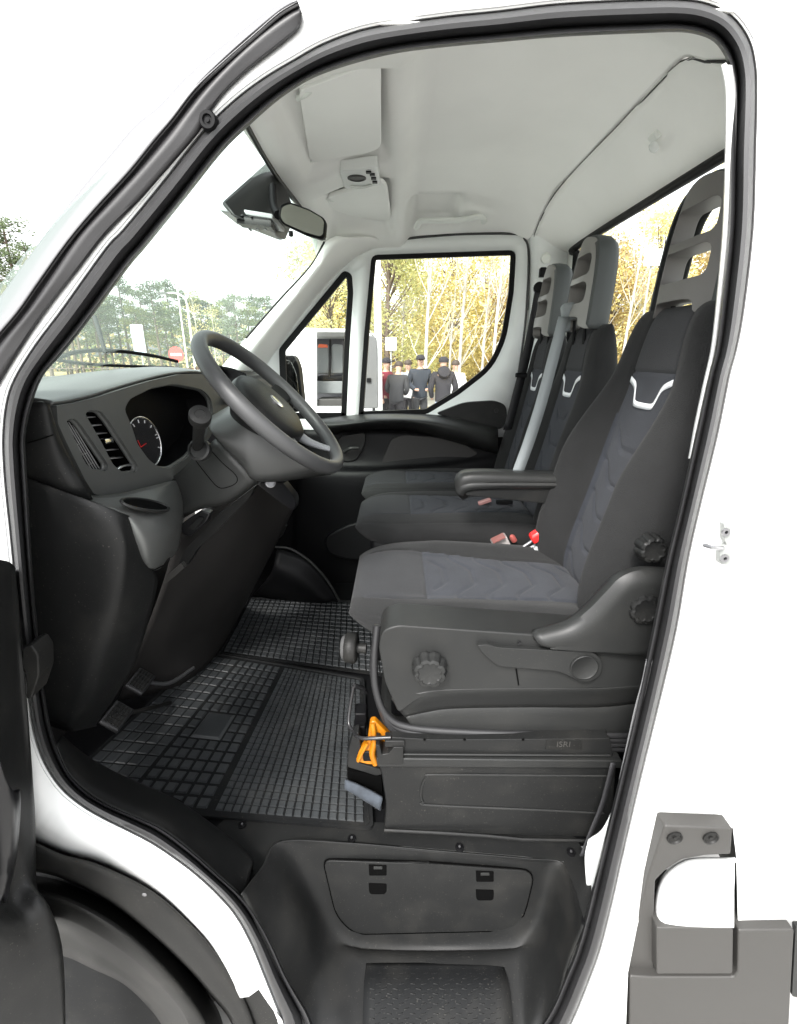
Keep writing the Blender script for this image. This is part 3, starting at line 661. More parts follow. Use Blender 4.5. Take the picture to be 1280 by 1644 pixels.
# ---------------- dashboard
dash = thing('dashboard', 'x', 'x', (-.6, .8, 1.2)); del dash['label']; del dash['category']
WL[dash] = Vector((-.6, .8, 1.2)); dash.parent = van; dash.location = WL[dash]-WL[van]
def dpatch(name, rows, m_, **k):
    return patch(name, rows, m_, dash, **k)
FN = Vector((1, -.125, .0)).normalized()
def FX(x, y, off=0): return plhit(Vector((-.675+off, .15, 1.6)), FN, x, y)
FO = [(82,651),(110,647),(150,637),(187,625),(235,611),(281,601),(323,600),(343,615),(356,632),(369,650),(345,668),(338,690),(320,720),(290,752),(268,772),(240,786),(200,795),(160,797),(143,793),(128,770),(112,738),(98,710),(84,680)]
FO = rpoly(FO, 3, 2)
OC = rpoly([(192,657),(201,640),(238,622),(272,616),(295,620),(319,625),(333,639),(337,660),(325,700),(295,735),(268,752),(250,751),(232,738),(213,712),(204,684)], 6, 2)
V1 = rpoly([(98,675),(104,672),(112,672),(122,682),(166,746),(164,757),(140,755),(128,742)], 5, 3)
V2 = rpoly([(128,664),(136,658),(153,659),(166,674),(190,710),(214,747),(213,757),(192,760),(174,746),(154,708)], 6, 3)
fill('instrument_fascia', [FO, OC, V1, V2], dashm, dash, FX, solid=.012)
fs_ = [o for o in bpy.data.objects if o.name.startswith('instrument_fascia')][0]
fs_.data.polygons.foreach_set('use_smooth', [False]*len(fs_.data.polygons))
for L_, nm_ in ((V1, 'vent_surround'), (V2, 'vent_surround'), (OC, 'cluster_surround')):
    rr_ = MB(); q_ = [FX(x, y, .001) for x, y in L_]; rr_.tube(q_+[q_[0]], .0042 if L_ is not OC else .005, 8, caps=False); rr_.build(nm_, dashm, dash)
# roll-over of the fascia edge onto the dash top
tw = [FX(x, y) for x, y in ((82,651),(110,647),(150,637),(187,625),(235,611),(281,601),(323,600),(343,615),(356,632),(369,650))]
off = [Vector((-.02, -.0, .006)), Vector((-.10, 0, .012)), Vector((-.24, 0, .0))]
patch('dash_top_pad', [tw]+[[p+o_ for p in tw] for o_ in off], dashm, dash, world=True, n=4, m=4)
patch('dash_top', [[(-.72, .06, 1.72), (-.74, .4, 1.72), (-.72, .8, 1.735), (-.66, 1.1, 1.74), (-.66, 1.65, 1.72)],
    [(-.85, .04, 1.728), (-.95, .4, 1.732), (-1.0, .8, 1.738), (-.95, 1.2, 1.735), (-.80, 1.66, 1.73)]], dashm, dash, world=True, n=5, m=5)
bw = [FX(x, y) for x, y in ((84,680),(98,710),(112,738),(128,770),(143,793),(160,797),(200,795),(240,786),(268,772),(290,752))]
patch('fascia_underside', [bw, [p+Vector((-.02, 0, -.014)) for p in bw], [p+Vector((-.10, .01, -.03)) for p in bw]], plast, dash, world=True, n=4, m=3)
# vents
vb = MB()
for i in range(5):
    t = i/4; x0, y0, x1, y1 = 101+t*12, 681-t*5, 142+t*19, 753+t*2
    vb.tube([FX(x0, y0, -.008), FX((x0+x1)/2, (y0+y1)/2, -.006), FX(x1, y1, -.008)], .0014, 6)
for k in range(4):
    x0, y0 = 108+k*12, 700+k*15
    vb.tube([FX(x0, y0, -.02), FX(x0+22, y0-8, -.02)], .0015, 6)
vb.build('air_vent', slat, dash)
def bowl(name, loop, dx, m_, k=.9):
    c = (sum(p[0] for p in loop)/len(loop), sum(p[1] for p in loop)/len(loop))
    v = [FX(*p)+Vector((.001, 0, 0)) for p in loop]; v2 = [p+Vector((-dx, 0, 0)) for p in v]
    n = len(v); return mk(name, v+v2, [(i, (i+1) % n, (i+1) % n+n, i+n) for i in range(n)]+[tuple(n+i for i in range(n))], m_, dash)
bowl('vent_duct', V1, .05, void)
v2o = bowl('air_vent', V2, .06, void)
vb = MB()
for i in range(6):
    t = i/5; x0, y0 = 136+t*36, 672+t*66
    a_, c_ = FX(x0-2, y0, -.016), FX(x0+26, y0-3, -.010)
    vb.add([a_, c_, c_+Vector((-.02, 0, .002)), a_+Vector((-.02, 0, .002))], [(0, 1, 2, 3)])
vb.build('vent_slat', slat, v2o, solid=.002)
b = MB(); b.box(FX(171, 707, -.004), (.014, .03, .013), ch=.003); b.build('vent_tab', chrome, v2o)
b = MB(); b.tube(spline([FX(184, 757, -.003), FX(194, 749, 0), FX(208, 746, 0)], 4), .006, 8, flat=.6); b.build('vent_wheel', chrome, v2o)
cb = bowl('instrument_cluster', OC, .07, black)
gx = -.70
gp = [FX(240+26*cos(a)*.93+ -0, 711+41*sin(a)) + Vector((-.03, 0, 0)) for a in [2*pi*i/40 for i in range(40)]]
gpt = []
for i in range(40):
    a = 2*pi*i/40; ex, ey = 24*cos(a), 41*sin(a); rt = radians(-18)
    gpt.append(FX(240+ex*cos(rt)-ey*sin(rt), 709+ex*sin(rt)+ey*cos(rt))+Vector((-.012, 0, 0)))
mk('gauge_face', gpt, [tuple(range(40))], mat('gauge', (.02, .02, .022), .25), cb, smooth=False)
b = MB(); b.tube(gpt+[gpt[0]], .0028, 8, caps=False); b.build('gauge_ring', chrome, cb)
gc = sum(gpt, Vector())/40
b = MB(); 
for i in range(0, 40, 3):
    if 4 < i < 12: continue
    q = gpt[i]+(gc-gpt[i])*.1+Vector((.001, 0, 0)); q2 = gpt[i]+(gc-gpt[i])*.22+Vector((.001, 0, 0)); b.tube([q, q2], .0012, 5)
b.build('gauge_marks', silver, cb)
b = MB(); b.tube([gpt[22]+(gc-gpt[22])*.5+Vector((.002, 0, 0)), gpt[18]+(gc-gpt[18])*.55+Vector((.002, 0, 0)), gc+Vector((.002, 0, -.004))], .0012, 5); b.build('gauge_needle', red, cb)
# end cap of the dashboard, beside the door seal
dpatch('dash_end_cover', [
    [(28,652,.87),(60,645,.875),(78,650,.885),(86,672,.90)],
    [(26,690,.87),(60,690,.872),(82,688,.88),(98,706,.90)],
    [(26,730,.87),(65,734,.872),(95,738,.88),(114,738,.90)],
    [(28,762,.875),(75,772,.876),(115,784,.882),(136,778,.90)],
    [(30,772,.89),(80,788,.89),(122,804,.90),(150,802,.92)]], plast, n=4, m=4)
b = MB(); b.tube([at(44, 711, .868), at(66, 705, .868), at(86, 698, .880)], .0012, 5); b.build('cover_seam', void, dash)
lp = dpatch('kick_panel', [
    [(24,764,.875),(105,792,.88),(165,812,.89),(196,824,.905),(232,836,.99)],
    [(24,768,.862),(100,794,.865),(160,814,.872),(200,830,.895),(240,848,.97)],
    [(26,860,.862),(118,868,.865),(188,874,.872),(214,885,.90),(246,910,.97)],
    [(34,950,.872),(118,955,.875),(178,960,.88),(207,965,.91),(252,945,.99)],
    [(42,1040,.88),(108,1045,.88),(153,1050,.885),(182,1055,.915),(222,1050,1.0)],
    [(54,1110,.88),(104,1115,.88),(134,1120,.885),(158,1125,.915),(190,1112,1.01)],
    [(66,1150,.88),(100,1160,.88),(116,1166,.885),(133,1164,.915),(158,1158,1.0)],
    [(68,1160,.90),(100,1172,.90),(116,1175,.905),(130,1172,.93),(155,1166,1.05)]], plast, n=6, m=5)
pod = dpatch('cup_holder_pod', [
    [(112,796,.95),(120,796,.93),(190,792,1.0),(250,778,1.14),(285,772,1.27),(298,790,1.33)],
    [(176,820,.94),(188,822,.905),(226,824,.96),(262,812,1.06),(288,806,1.2),(300,805,1.32)],
    [(200,838,.93),(207,836,.905),(230,844,.925),(262,838,1.0),(282,830,1.12),(296,825,1.28)],
    [(204,864,.93),(216,862,.908),(240,872,.925),(268,864,.995),(284,852,1.10),(292,850,1.25)],
    [(207,895,.945),(221,892,.93),(241,906,.94),(262,899,1.01),(277,882,1.10),(286,880,1.22)],
    [(214,914,.98),(228,910,.98),(243,917,.985),(258,912,1.05),(270,896,1.13),(276,896,1.22)]], dashm, n=6, m=5)
rim = []
for i in range(33):
    a = 2*pi*i/32; rim.append(at(233+38*cos(a), 812+8.5*sin(a)+cos(a)*6.0, .985+.055*cos(a)-.035*sin(a)))
b = MB(); b.tube([p+Vector((0, 0, .002)) for p in rim], .0035, 8, caps=False); b.build('cup_rim', plast2, pod)
mk('cup_hole_shade', [p+Vector((0, 0, .0025)) for p in rim[:-1]]+[p+Vector((0, 0, -.0)) for p in rim[:-1]], [tuple(range(32))], void, pod, smooth=False)  # flat black disc: shade inside the cup hole, painted rather than hollowed out
b = MB(); b.tube(spline([at(216,842,.915), at(221,862,.91), at(222,890,.925), at(230,910,.955), at(244,916,.965), at(262,908,1.03)], 5), .0012, 5); b.build('pod_seam', void, pod)
# lower strip, switch recess, pale bracket
dpatch('knee_trim', [
    [(262,772,1.3),(285,760,1.25),(312,735,1.2),(345,705,1.16)],
    [(278,800,1.28),(310,790,1.22),(345,765,1.16),(375,735,1.14)],
    [(284,826,1.27),(318,812,1.21),(362,800,1.16),(408,768,1.14)],
    [(290,835,1.32),(322,818,1.26),(366,808,1.2),(414,776,1.18)]], dashm2, n=5, m=4)
b = MB(); sp = [(308,714),(318,706),(332,716),(356,742),(378,762),(380,774),(366,782),(350,782),(330,760),(312,735)]
b.tube(spline([at(x, y, 1.128) for x, y in sp], 4, True)+[at(308, 714, 1.128)], .0011, 5, caps=False); b.build('oval_seam', void, dash)
sb = pxplate('switch_bank', rpoly([(292,858),(290,842),(322,820),(338,824),(330,840),(305,862)], 5), 1.24, gloss, dash, t=.03, bevel=.003)
pxplate('switch_button', rpoly([(301,848),(318,830),(328,832),(312,852)], 3), 1.232, plast, sb, t=.01)
pxplate('dash_bracket', rpoly([(262,940),(266,926),(290,905),(296,912),(280,926)], 2), 1.2, greybr, dash, t=.02)
pxplate('lower_trim', rpoly([(286,905),(300,880),(330,850),(345,830),(410,780),(400,800),(340,862),(318,880),(305,900),(296,914)], 4), 1.28, plast, dash, t=.04, bevel=.004)
def F0(x, y): return atz(x, y, .615)
patch('centre_console', [
    [at(*p) for p in ((285,850,1.34),(340,815,1.36),(395,780,1.38),(430,760,1.42),(478,805,1.55))],
    [at(*p) for p in ((265,930,1.34),(325,895,1.40),(385,865,1.46),(425,845,1.55),(458,845,1.68))],
    [at(*p) for p in ((240,1000,1.36),(295,980,1.42),(350,955,1.52),(400,925,1.62),(428,905,1.76))],
    [at(*p) for p in ((215,1060,1.38),(270,1050,1.44),(325,1025,1.55),(375,980,1.7),(402,955,1.84))],
    [F0(190,1125), F0(255,1112), F0(300,1095), F0(350,1050), F0(392,975)]], brownblk, dash, world=True, n=6, m=6)
patch('passenger_dash_lower', [[(-.62, 1.0, 1.72), (-.60, 1.3, 1.72), (-.60, 1.67, 1.70)], [(-.58, 1.0, 1.6), (-.55, 1.3, 1.6), (-.55, 1.67, 1.6)], [(-.62, 1.0, 1.35), (-.58, 1.3, 1.3), (-.58, 1.67, 1.3)], [(-.9, 1.0, 1.1), (-.9, 1.3, 1.1), (-.9, 1.67, 1.1)]], plast, dash, world=True)
sh = pxplate('gear_selector', rpoly([(412,778),(432,758),(448,768),(476,802),(474,818),(468,820),(440,800)], [4, 6, 4, 8, 5, 4, 4]), lambda x, y: 1.27+(x-412)*.0012, gloss, dash, t=.05, bevel=.005)
b = MB(); c = at(434, 775, 1.265); ax = Vector((.4, -.85, .3)); b.lathe(c, ax, [(.014, -.01), (.014, .006), (.011, .007), (.011, .002), (0, .002)], 24); b.build('selector_ring', metal, sh)
b = MB(); b.lathe(at(463, 757, 1.30), ax, [(.02, -.03), (.024, 0), (.02, .012), (.012, .014), (0, .014)], 24, lobes=6, amp=.1); b.lathe(at(452, 765, 1.31), ax, [(.016, -.03), (.02, 0), (.016, .012), (0, .014)], 20); b.build('selector_knob', black, sh)
b = MB(); b.tube(spline([at(350, 590, 1.75), at(360, 600, 1.7), at(378, 622, 1.62)], 3), .002, 5)
for i in range(5): b.tube([at(343+i*5, 607+i*8, 1.60), at(362+i*5, 605+i*8, 1.72)], .004, 6)
b.build('centre_vent', black, dash)
patch('centre_vent_shell', [[at(325,600,1.7), at(345,588,1.72), at(370,590,1.78), at(395,600,1.8)], [at(340,612,1.62), at(360,606,1.76), at(385,620,1.78), at(410,640,1.8)], [at(368,648,1.58), at(385,648,1.7), at(405,660,1.75), at(430,690,1.75)]], black, dash, world=True, n=5, m=4)
b = MB(); b.tube(spline([at(442,878,2.0), at(468,882,2.0), at(500,903,2.0), at(528,935,2.0), at(545,965,2.0)], 5), .006, 8); b.tube(spline([at(440,870,2.0), at(452,858,1.95), at(459,843,1.9)], 4), .008, 8, flat=.5); b.build('console_edge_strip', plast2, dash)
patch('passenger_footwell', [[at(445,880,2.02), at(500,903,2.02), at(545,965,2.02)], [at(435,920,1.98), at(475,940,1.98), at(520,968,2.0)], [F0(405,958), F0(440,962), F0(500,968)]], black, dash, world=True)
mk('seat_side_trim', [at(790,700,2.405), at(862,690,2.405), at(900,740,2.405), at(900,1000,2.405), at(620,1000,2.405), at(640,760,2.405)], [(0, 1, 2, 3, 4, 5)], black, van, smooth=False)
mk('footwell_side', [at(330,640,2.40), at(520,700,2.40), at(640,740,2.40), at(640,1000,2.40), at(330,1000,2.40)], [(0, 1, 2, 3, 4)], black, van, smooth=False)
# ---- steering column, stalk, wheel
col = patch('steering_column', [
    [(338,668,1.30),(372,650,1.28),(405,642,1.26),(440,645,1.28)],
    [(334,674,1.18),(378,664,1.15),(415,668,1.14),(462,690,1.16)],
    [(336,686,1.12),(384,700,1.10),(424,715,1.10),(500,735,1.13)],
    [(345,702,1.11),(386,742,1.10),(418,768,1.10),(528,752,1.15)],
    [(352,706,1.18),(392,752,1.18),(424,774,1.18),(532,762,1.22)]], dashm2, van, n=6, m=5)
stk = MB(); stk.lathe(at(320, 722, 1.10), (-.1, -1, .45), [(.027, -.01), (.027, .004), (.022, .006), (.021, .0), (0, .0)], 28); stk.build('stalk_bezel', plast2, col)
b = MB(); p0, p1 = at(317, 722, 1.12), at(321, 671, 1.0); d = (p1-p0).normalized()
b.tube([p0, p0+(p1-p0)*.5, p1], [.012, .0125, .013], 16); b.lathe(p1, d, [(.013, -.012), (.0215, -.008), (.0225, .0), (.0225, .012), (.021, .0165), (.011, .018), (.0105, .0165), (.007, .0165), (0, .0165)], 28)
b.build('column_stalk', plast, col)
WC = at(441, 648, 1.2); Nn = Vector((.72, 0, .69)).normalized(); A1_ = Vector((0, 1, 0)); A2_ = Nn.cross(A1_).normalized()
RW = .212
def wp(th, r, h=0): return WC+A1_*(r*cos(th))+A2_*(r*sin(th))+Nn*h
v = []; NR, NT = 96, 16
for i in range(NR):
    th = 2*pi*i/NR
    for j in range(NT):
        ph = 2*pi*j/NT; v.append(wp(th, RW+.0165*cos(ph), .019*sin(ph)))
wheel = mk('steering_wheel', v, [(i*NT+j, i*NT+(j+1) % NT, ((i+1) % NR)*NT+(j+1) % NT, ((i+1) % NR)*NT+j) for i in range(NR) for j in range(NT)], mat('wheel_leather', (.05, .051, .052), .42, bump=.25, scale=700, var=.05), van)
# hub: dished pad, spokes
hub = [];
def ringpts(r, h, sq=1, n=40, cx=0): return [wp(2*pi*i/n, r, h)+A2_*cx for i in range(n)]
rows = []
for r, h in ((.045, -.10), (.075, -.085), (.11, -.05), (.122, -.025), (.118, -.008), (.10, .002), (.05, .006), (.0, .007)):
    rows.append([WC+Nn*h+A1_*(r*cos(2*pi*i/40)*1.0)+A2_*(r*sin(2*pi*i/40)*.86) for i in range(40)])
vv = [p for r in rows for p in r]
mk('wheel_hub', vv, grid_faces(len(rows), 40, True), plast, wheel)
def spoke(th, w0, w1, m_=plast):
    rows = []
    for r, w_, h, t in ((.085, w0, -.028, .022), (.13, (w0+w1)/2, -.03, .016), (.17, w1, -.018, .012), (.208, w1, -.002, .010)):
        tg = A1_*(-sin(th))+A2_*cos(th); c = wp(th, r, h)
        rows.append([c-tg*w_, c-tg*w_*.6+Nn*t*.6, c+Nn*t*.7, c+tg*w_*.6+Nn*t*.6, c+tg*w_, c+tg*w_*.6-Nn*t*.6, c-Nn*t*.7, c-tg*w_*.6-Nn*t*.6])
    vv = [p for r in rows for p in r]
    mk('wheel_spoke', vv, grid_faces(4, 8, True), m_, wheel, sub=1)
for th in (radians(8), radians(172)): spoke(th, .045, .035)
for th in ((radians(-62), radians(-118)) if A2_.z > 0 else (radians(62), radians(118))): spoke(th, .022, .014, mat('spoke_grey', (.28, .29, .3), .4))
bd = MB(); bd.lathe(WC+Nn*.007, Nn, [(.02, 0), (.02, .002), (.017, .003), (0, .003)], 24); bd.build('hub_badge', chrome, wheel)
# ---------------- seats
def gv(d, w_=.006):   # groove profile
    return math.exp(-(d/w_)**2)
def cushion(name, parent, W, L, TF, TB, to_world, bol, shape, pats, mats, ny=104, nl=130, pe=4, pq=5, colf=None, qlo=3.2, qhi=6, gd_=.0055):
    """pillow surface. s in -1..1 across, q in 0..1 along; top face TF, bottom TB"""
    v = []; fm = []
    ys = [-math.cos(pi*i/ny)*.35+(-1+2*i/ny)*.65 for i in range(ny+1)]
    ls = [(.5-.5*math.cos(pi*i/nl))*.35+.65*i/nl for i in range(nl+1)]
    def tt(s): return max(0, 1-abs(s)**pe)**(1/2.2)
    def tq(q):
        a = abs(2*q-1); p = qlo if q < .5 else qhi
        return max(0, 1-a**p)**(1/2.2)
    def top(s, q):
        T = tt(s)*tq(q); h = (TF+bol(s, q))*T
        g = 0
        if T > .3:
            for fn in pats: g += fn(s, q)
        return h-g*gd_*min(1, T*1.2)
    for i, q in enumerate(ls):
        for s in ys: v.append(to_world(s*W*shape(q), q*L, top(s, q), s, q))
    for i, q in enumerate(ls):
        for s in ys: v.append(to_world(s*W*shape(q), q*L, -TB*tt(s)*tq(q), s, q))
    n = ny+1; N = n*(nl+1); f = []
    for i in range(nl):
        for j in range(ny):
            f.append((i*n+j, i*n+j+1, (i+1)*n+j+1, (i+1)*n+j)); fm.append(colf((ys[j]+ys[j+1])/2, (ls[i]+ls[i+1])/2))
    for i in range(0, nl):
        for j in range(0, ny):
            f.append((N+i*n+j, N+(i+1)*n+j, N+(i+1)*n+j+1, N+i*n+j+1)); fm.append(0)
    o = mk(name, v, f, None, parent, mats=mats, fm=fm)
    bm = bmesh.new(); bm.from_mesh(o.data); bmesh.ops.remove_doubles(bm, verts=bm.verts, dist=.0008); bmesh.ops.recalc_face_normals(bm, faces=bm.faces); bm.to_mesh(o.data); bm.free()
    o.data.polygons.foreach_set('use_smooth', [True]*len(o.data.polygons))
    return o, top
SM = [fab, fabblue, fabtop]
def make_backrest(parent, cy, W, z0, z1, x0, x1, bolk=1.0, tb=.055, name='backrest', bulge=.075, bow=.045):
    L = z1-z0; lean = (x1-x0)/L
    cl = math.sqrt(1+lean*lean); fwd = Vector((-1/cl, 0, lean/cl)); upv = Vector((lean/cl, 0, 1/cl))
    def cw(q): return .50-.03*q                      # half width of centre panel (s units)
    def bol(s, q):
        a = abs(s); k = ss((a-.42)/.34)
        return bulge*bolk*k*(1-.75*ss((q-.45)/.4))+.012*math.sin(pi*min(1, q*1.3))
    def shape(q): return 1-.30*ss((q-.5)/.5)**1.3-.04*ss((.12-q)/.12)
    qm = .80
    def seamv(s, q): return gv((abs(s)-cw(q))*W, .0045)*1.0
    def seamh(s, q): return gv((q-qm)*L, .0035)*(1 if abs(s) < cw(q)+.02 else 0)
    def scal(s, q):
        if abs(s) > cw(q)-.02 or q > .62: return 0
        t = abs(s)/cw(q); d = (q+.075*(1-ss((t-.25)/.6)))*L/.098
        return gv((d-round(d))*.098, .0055)*ss((.62-q)/.02)
    def topseam(s, q): return gv((abs(s)-.93)*W, .003)*.5
    def colf(s, q):
        if abs(s) > cw(q) or q < .02: return 0
        return 2 if q > qm else 1
    def tw(a, l, h, s, q):
        return Vector((x0, cy+a, z0))+upv*l+fwd*(h-bow*sin(pi*max(0,min(1,q))))
    o, top = cushion(name, parent, W, L, .058, tb, tw, bol, shape, [seamv, seamh, scal, topseam], SM, colf=colf, pe=5, qlo=5, qhi=4)
    # pale logo strip following the pad
    pts = [(-.92, -.004), (-.70, -.020), (-.62, -.050), (-.50, -.078), (-.40, -.086), (.0, -.086), (.40, -.086), (.50, -.078), (.62, -.050), (.70, -.020), (.92, -.004)]
    pts = [(-.96, -.018), (-.62, -.034), (-.46, -.066), (-.36, -.078), (0, -.080), (.36, -.078), (.46, -.066), (.62, -.034), (.96, -.018)]
    P = spline([(a, b_, 0) for a, b_ in pts], 8); v = []
    for i, p in enumerate(P):
        tg = (P[min(i+1, len(P)-1)]-P[max(i-1, 0)]); nr = Vector((-tg.y, tg.x*.5, 0)).normalized() if tg.length else Vector((0, 1, 0))
        for k in (-1, 1):
            s = p.x*cw(qm)+0; q = qm+(p.y+k*.0075-.004)/L
            q = min(q, qm-.002)
            hh = top(s, q)+.0025
            v.append(tw(s*W*shape(q), q*L, hh, s, q))
    mk('logo_strip', v, [(2*i, 2*i+2, 2*i+3, 2*i+1) for i in range(len(P)-1)], silver, o, solid=.0015)
    return o, tw, shape, L, upv, fwd
def make_headrest(parent, c, upv, fwd, w0=.13, w1=.085, h=.245, mt=None):
    c = Vector(c); Y = Vector((0, 1, 0))
    def P(a, b_, d): return c+Y*a+upv*b_+fwd*d
    out = [(-w0, 0), (-w0*.98, h*.3), (-w0*.92, h*.62), (-w1*.93, h*.84), (-w1*.60, h*.955), (0, h), (w1*.60, h*.955), (w1*.93, h*.84), (w0*.92, h*.62), (w0*.98, h*.3), (w0, 0), (w0*.62, .004), (w0*.5, .03), (0, .032), (-w0*.5, .03), (-w0*.62, .004)]
    O = spline([(a, b_, 0) for a, b_ in out], 4, True)
    def hole(y0, y1):
        wa = w0*.68*(1-.12*y0/h); wb = w0*.68*(1-.36*max(0, y1/h-.35))
        return [Vector((x, y, 0)) for x, y in rpoly([(-wa, y0), (wa, y0), (wb, y1), (-wb, y1)], .022, 4)]
    H = [hole(h*.27, h*.50), hole(h*.57, h*.81)]
    bm = bmesh.new()
    for lp in [O]+H:
        vs = [bm.verts.new(p) for p in lp]
        for a, b_ in zip(vs, vs[1:]+vs[:1]): bm.edges.new((a, b_))
    bmesh.ops.triangle_fill(bm, edges=bm.edges[:], use_beauty=True)
    bm.verts.index_update(); V = [v_.co.copy() for v_ in bm.verts]; Fc = [tuple(q.index for q in f_.verts) for f_ in bm.faces]
    loops = [O]+H; bm.free()
    n = len(V); 
    def dep(p): return .045-.35*abs(p.x)**2/ w0 - .02*(p.y/h)**3
    v = [P(p.x, p.y, dep(p)) for p in V]+[P(p.x*.97, p.y*.98+.003, -.03) for p in V]
    f = list(Fc)+[tuple(n+i for i in reversed(q)) for q in Fc]
    base = 0; 
    for lp in loops:
        k = len(lp)
        for i in range(k): f.append((base+i, base+(i+1) % k, n+base+(i+1) % k, n+base+i))
        base += k
    o = mk('headrest', v, f, mt or hrest, parent, bevel=.006, seg=3, ang=35)
    bm = bmesh.new(); bm.from_mesh(o.data); bmesh.ops.recalc_face_normals(bm, faces=bm.faces); bm.to_mesh(o.data); bm.free()
    if mt:
        q4 = [P(-w0*.75, h*.24, -.026), P(w0*.75, h*.24, -.026), P(w0*.62, h*.84, -.030), P(-w0*.62, h*.84, -.030)]
        mk('headrest_slot_shade', q4+[p-fwd*.004 for p in q4], [(0, 1, 2, 3), (7, 6, 5, 4), (0, 4, 5, 1), (1, 5, 6, 2), (2, 6, 7, 3), (3, 7, 4, 0)], void, o, smooth=False)  # near-black plate added behind the slots to paint them dark, as if in shade
    # padded rear shell as a hoop round the frame
    rows = []
    for k, (sc, d) in enumerate(((.93, .018), (1.03, .012), (1.05, -.01), (1.04, -.035), (.97, -.052), (.85, -.056))):
        rows.append([P(p.x*sc, (p.y-h*.45)*sc+h*.45, d) for p in spline([(a, b_, 0) for a, b_ in out[:11]], 5)])
    v = [p for r in rows for p in r]
    mk('headrest_back', v, grid_faces(len(rows), len(rows[0])), hback, o, solid=.004)
    for s in (-1, 1):
        b = MB(); b.tube([P(s*.05, .03, -.0), P(s*.05, -.05, -.01)], .006, 8); b.build('headrest_post', black, o)
    return o
def make_cushion(parent, cy, W, x0, L, zc, name='seat_cushion', side_b=.03, tf=.05, tb=.10, drop=.0):
    def bol(s, q):
        a = abs(s); return side_b*ss((a-.45)/.3)*ss((q-.1)/.3)*(1-.3*q)+.022*ss((.35-q)/.3)
    def shape(q): return 1-.34*max(0, (.26-q)/.26)**2.4
    def cw(q): return .60-.14*ss((q-.1)/.7)+.06*ss((.14-q)/.14)
    qf = .30
    def seamv(s, q): return gv((abs(s)-cw(q))*W, .0045)*(1 if q > .05 else 0)
    def seamh(s, q): return gv((q-qf)*L, .0035)*(1 if abs(s) < cw(q) else 0)
    def scal(s, q):
        if abs(s) > cw(q)-.02 or q < qf+.01: return 0
        t = abs(s)/cw(q); d = (q-qf-.085*(1-ss((t-.25)/.6)))*L/.082
        return gv((d-round(d))*.082, .0055)*ss((q-qf-.02)/.02)
    def piping(s, q): return gv((abs(s)-.90)*W, .0028)*.8
    def colf(s, q):
        if abs(s) > cw(q): return 0
        return 1 if q > qf else 2
    def tw(a, l, h, s, q):
        return Vector((x0+l+(.05*(max(0, -h)/tb)**1.5 if q < .5 else 0)*(1-2*q), cy+a, zc+h+drop*q))
    o, top = cushion(name, parent, W, L, tf, tb, tw, bol, shape, [seamv, seamh, scal, piping], SM, colf=colf, pe=5, qlo=2.1, qhi=8, gd_=.0055)
    return o
# driver seat
ds = thing('driver_seat', 'dark fabric driver seat nearest the open door with knobs and a suspension base', 'seat', (.2, .45, .61))
dc = make_cushion(ds, .475, .27, -.125, .66, 1.185, side_b=.032, tf=.035, tb=.085, drop=-.035)
db, tw, shp, L, upv, fwd = make_backrest(ds, .475, .262, 1.13, 1.925, .545, .69, bulge=.12)
make_headrest(ds, (.68, .475, 1.885), Vector((.06, 0, 1)).normalized(), Vector((-1, 0, .06)).normalized(), w0=.142, w1=.118, h=.29)
# side shell of the seat base
SP = rpoly([(613,1012),(640,1004),(900,1022),(1060,1034),(1054,1080),(1040,1104),(860,1108),(720,1110),(672,1122),(640,1146),(618,1096),(608,1040)], [16, 8, 4, 4, 8, 20, 4, 10, 14, 8, 8, 8], 4)
shell = pxplate('base_side_cover', SP, .90, plast2, ds, t=.10, bevel=.005, seg=4)
low = patch('cover_band', [
    [(628,1120,.905),(668,1112,.903),(720,1106,.903),(850,1104,.903),(960,1104,.903),(1045,1098,.903)],
    [(640,1138,.91),(672,1124,.906),(724,1113,.905),(850,1109,.905),(960,1109,.905),(1043,1103,.905)],
    [(650,1150,.918),(684,1142,.928),(730,1136,.930),(850,1134,.930),(960,1134,.930),(1040,1126,.930)],
    [(652,1152,.916),(686,1146,.926),(732,1140,.928),(850,1138,.928),(960,1138,.928),(1038,1130,.928)],
    [(658,1160,.918),(690,1166,.924),(735,1169,.926),(850,1171,.926),(960,1171,.926),(1020,1168,.926)],
    [(664,1164,.93),(694,1172,.935),(738,1176,.935),(850,1178,.935),(960,1178,.935),(1010,1176,.935)]], plast2, ds, n=5, m=3, solid=-.003)
def knob(px, py, D, r, name, parent, m_=plast2, lobes=8):
    b = MB(); b.lathe(at(px, py, D), (-.05, -1, .05), [(r*1.08, -.004), (r*1.1, .002), (r*1.0, .006), (r*1.0, .018), (r*.93, .024), (r*.74, .026), (r*.72, .0235), (r*.6, .0225), (0, .0225)], 64, lobes=lobes, amp=.13)
    return b.build(name, m_, parent)
knob(690, 1072, .893, .037, 'tilt_knob', ds, plast2)
patch('recliner_cover', [
    [(860,1024,.91),(912,1008,.915),(945,985,.92),(980,950,.92),(1000,932,.925),(1030,924,.93),(1075,926,.93)],
    [(858,1028,.90),(915,1014,.90),(950,990,.90),(984,956,.90),(1004,938,.90),(1032,930,.90),(1080,932,.90)],
    [(880,1030,.90),(925,1030,.90),(965,1028,.90),(1000,1010,.90),(1020,990,.90),(1050,980,.90),(1085,980,.90)],
    [(880,1034,.90),(930,1038,.90),(970,1040,.90),(1005,1044,.90),(1030,1046,.90),(1055,1048,.90),(1085,1050,.90)]], plast2, ds, n=5, m=5, solid=-.02)
knob(1030, 972, .895, .034, 'recline_knob', ds, plast)
knob(1043, 878, .935, .0295, 'lumbar_knob', ds, plast)
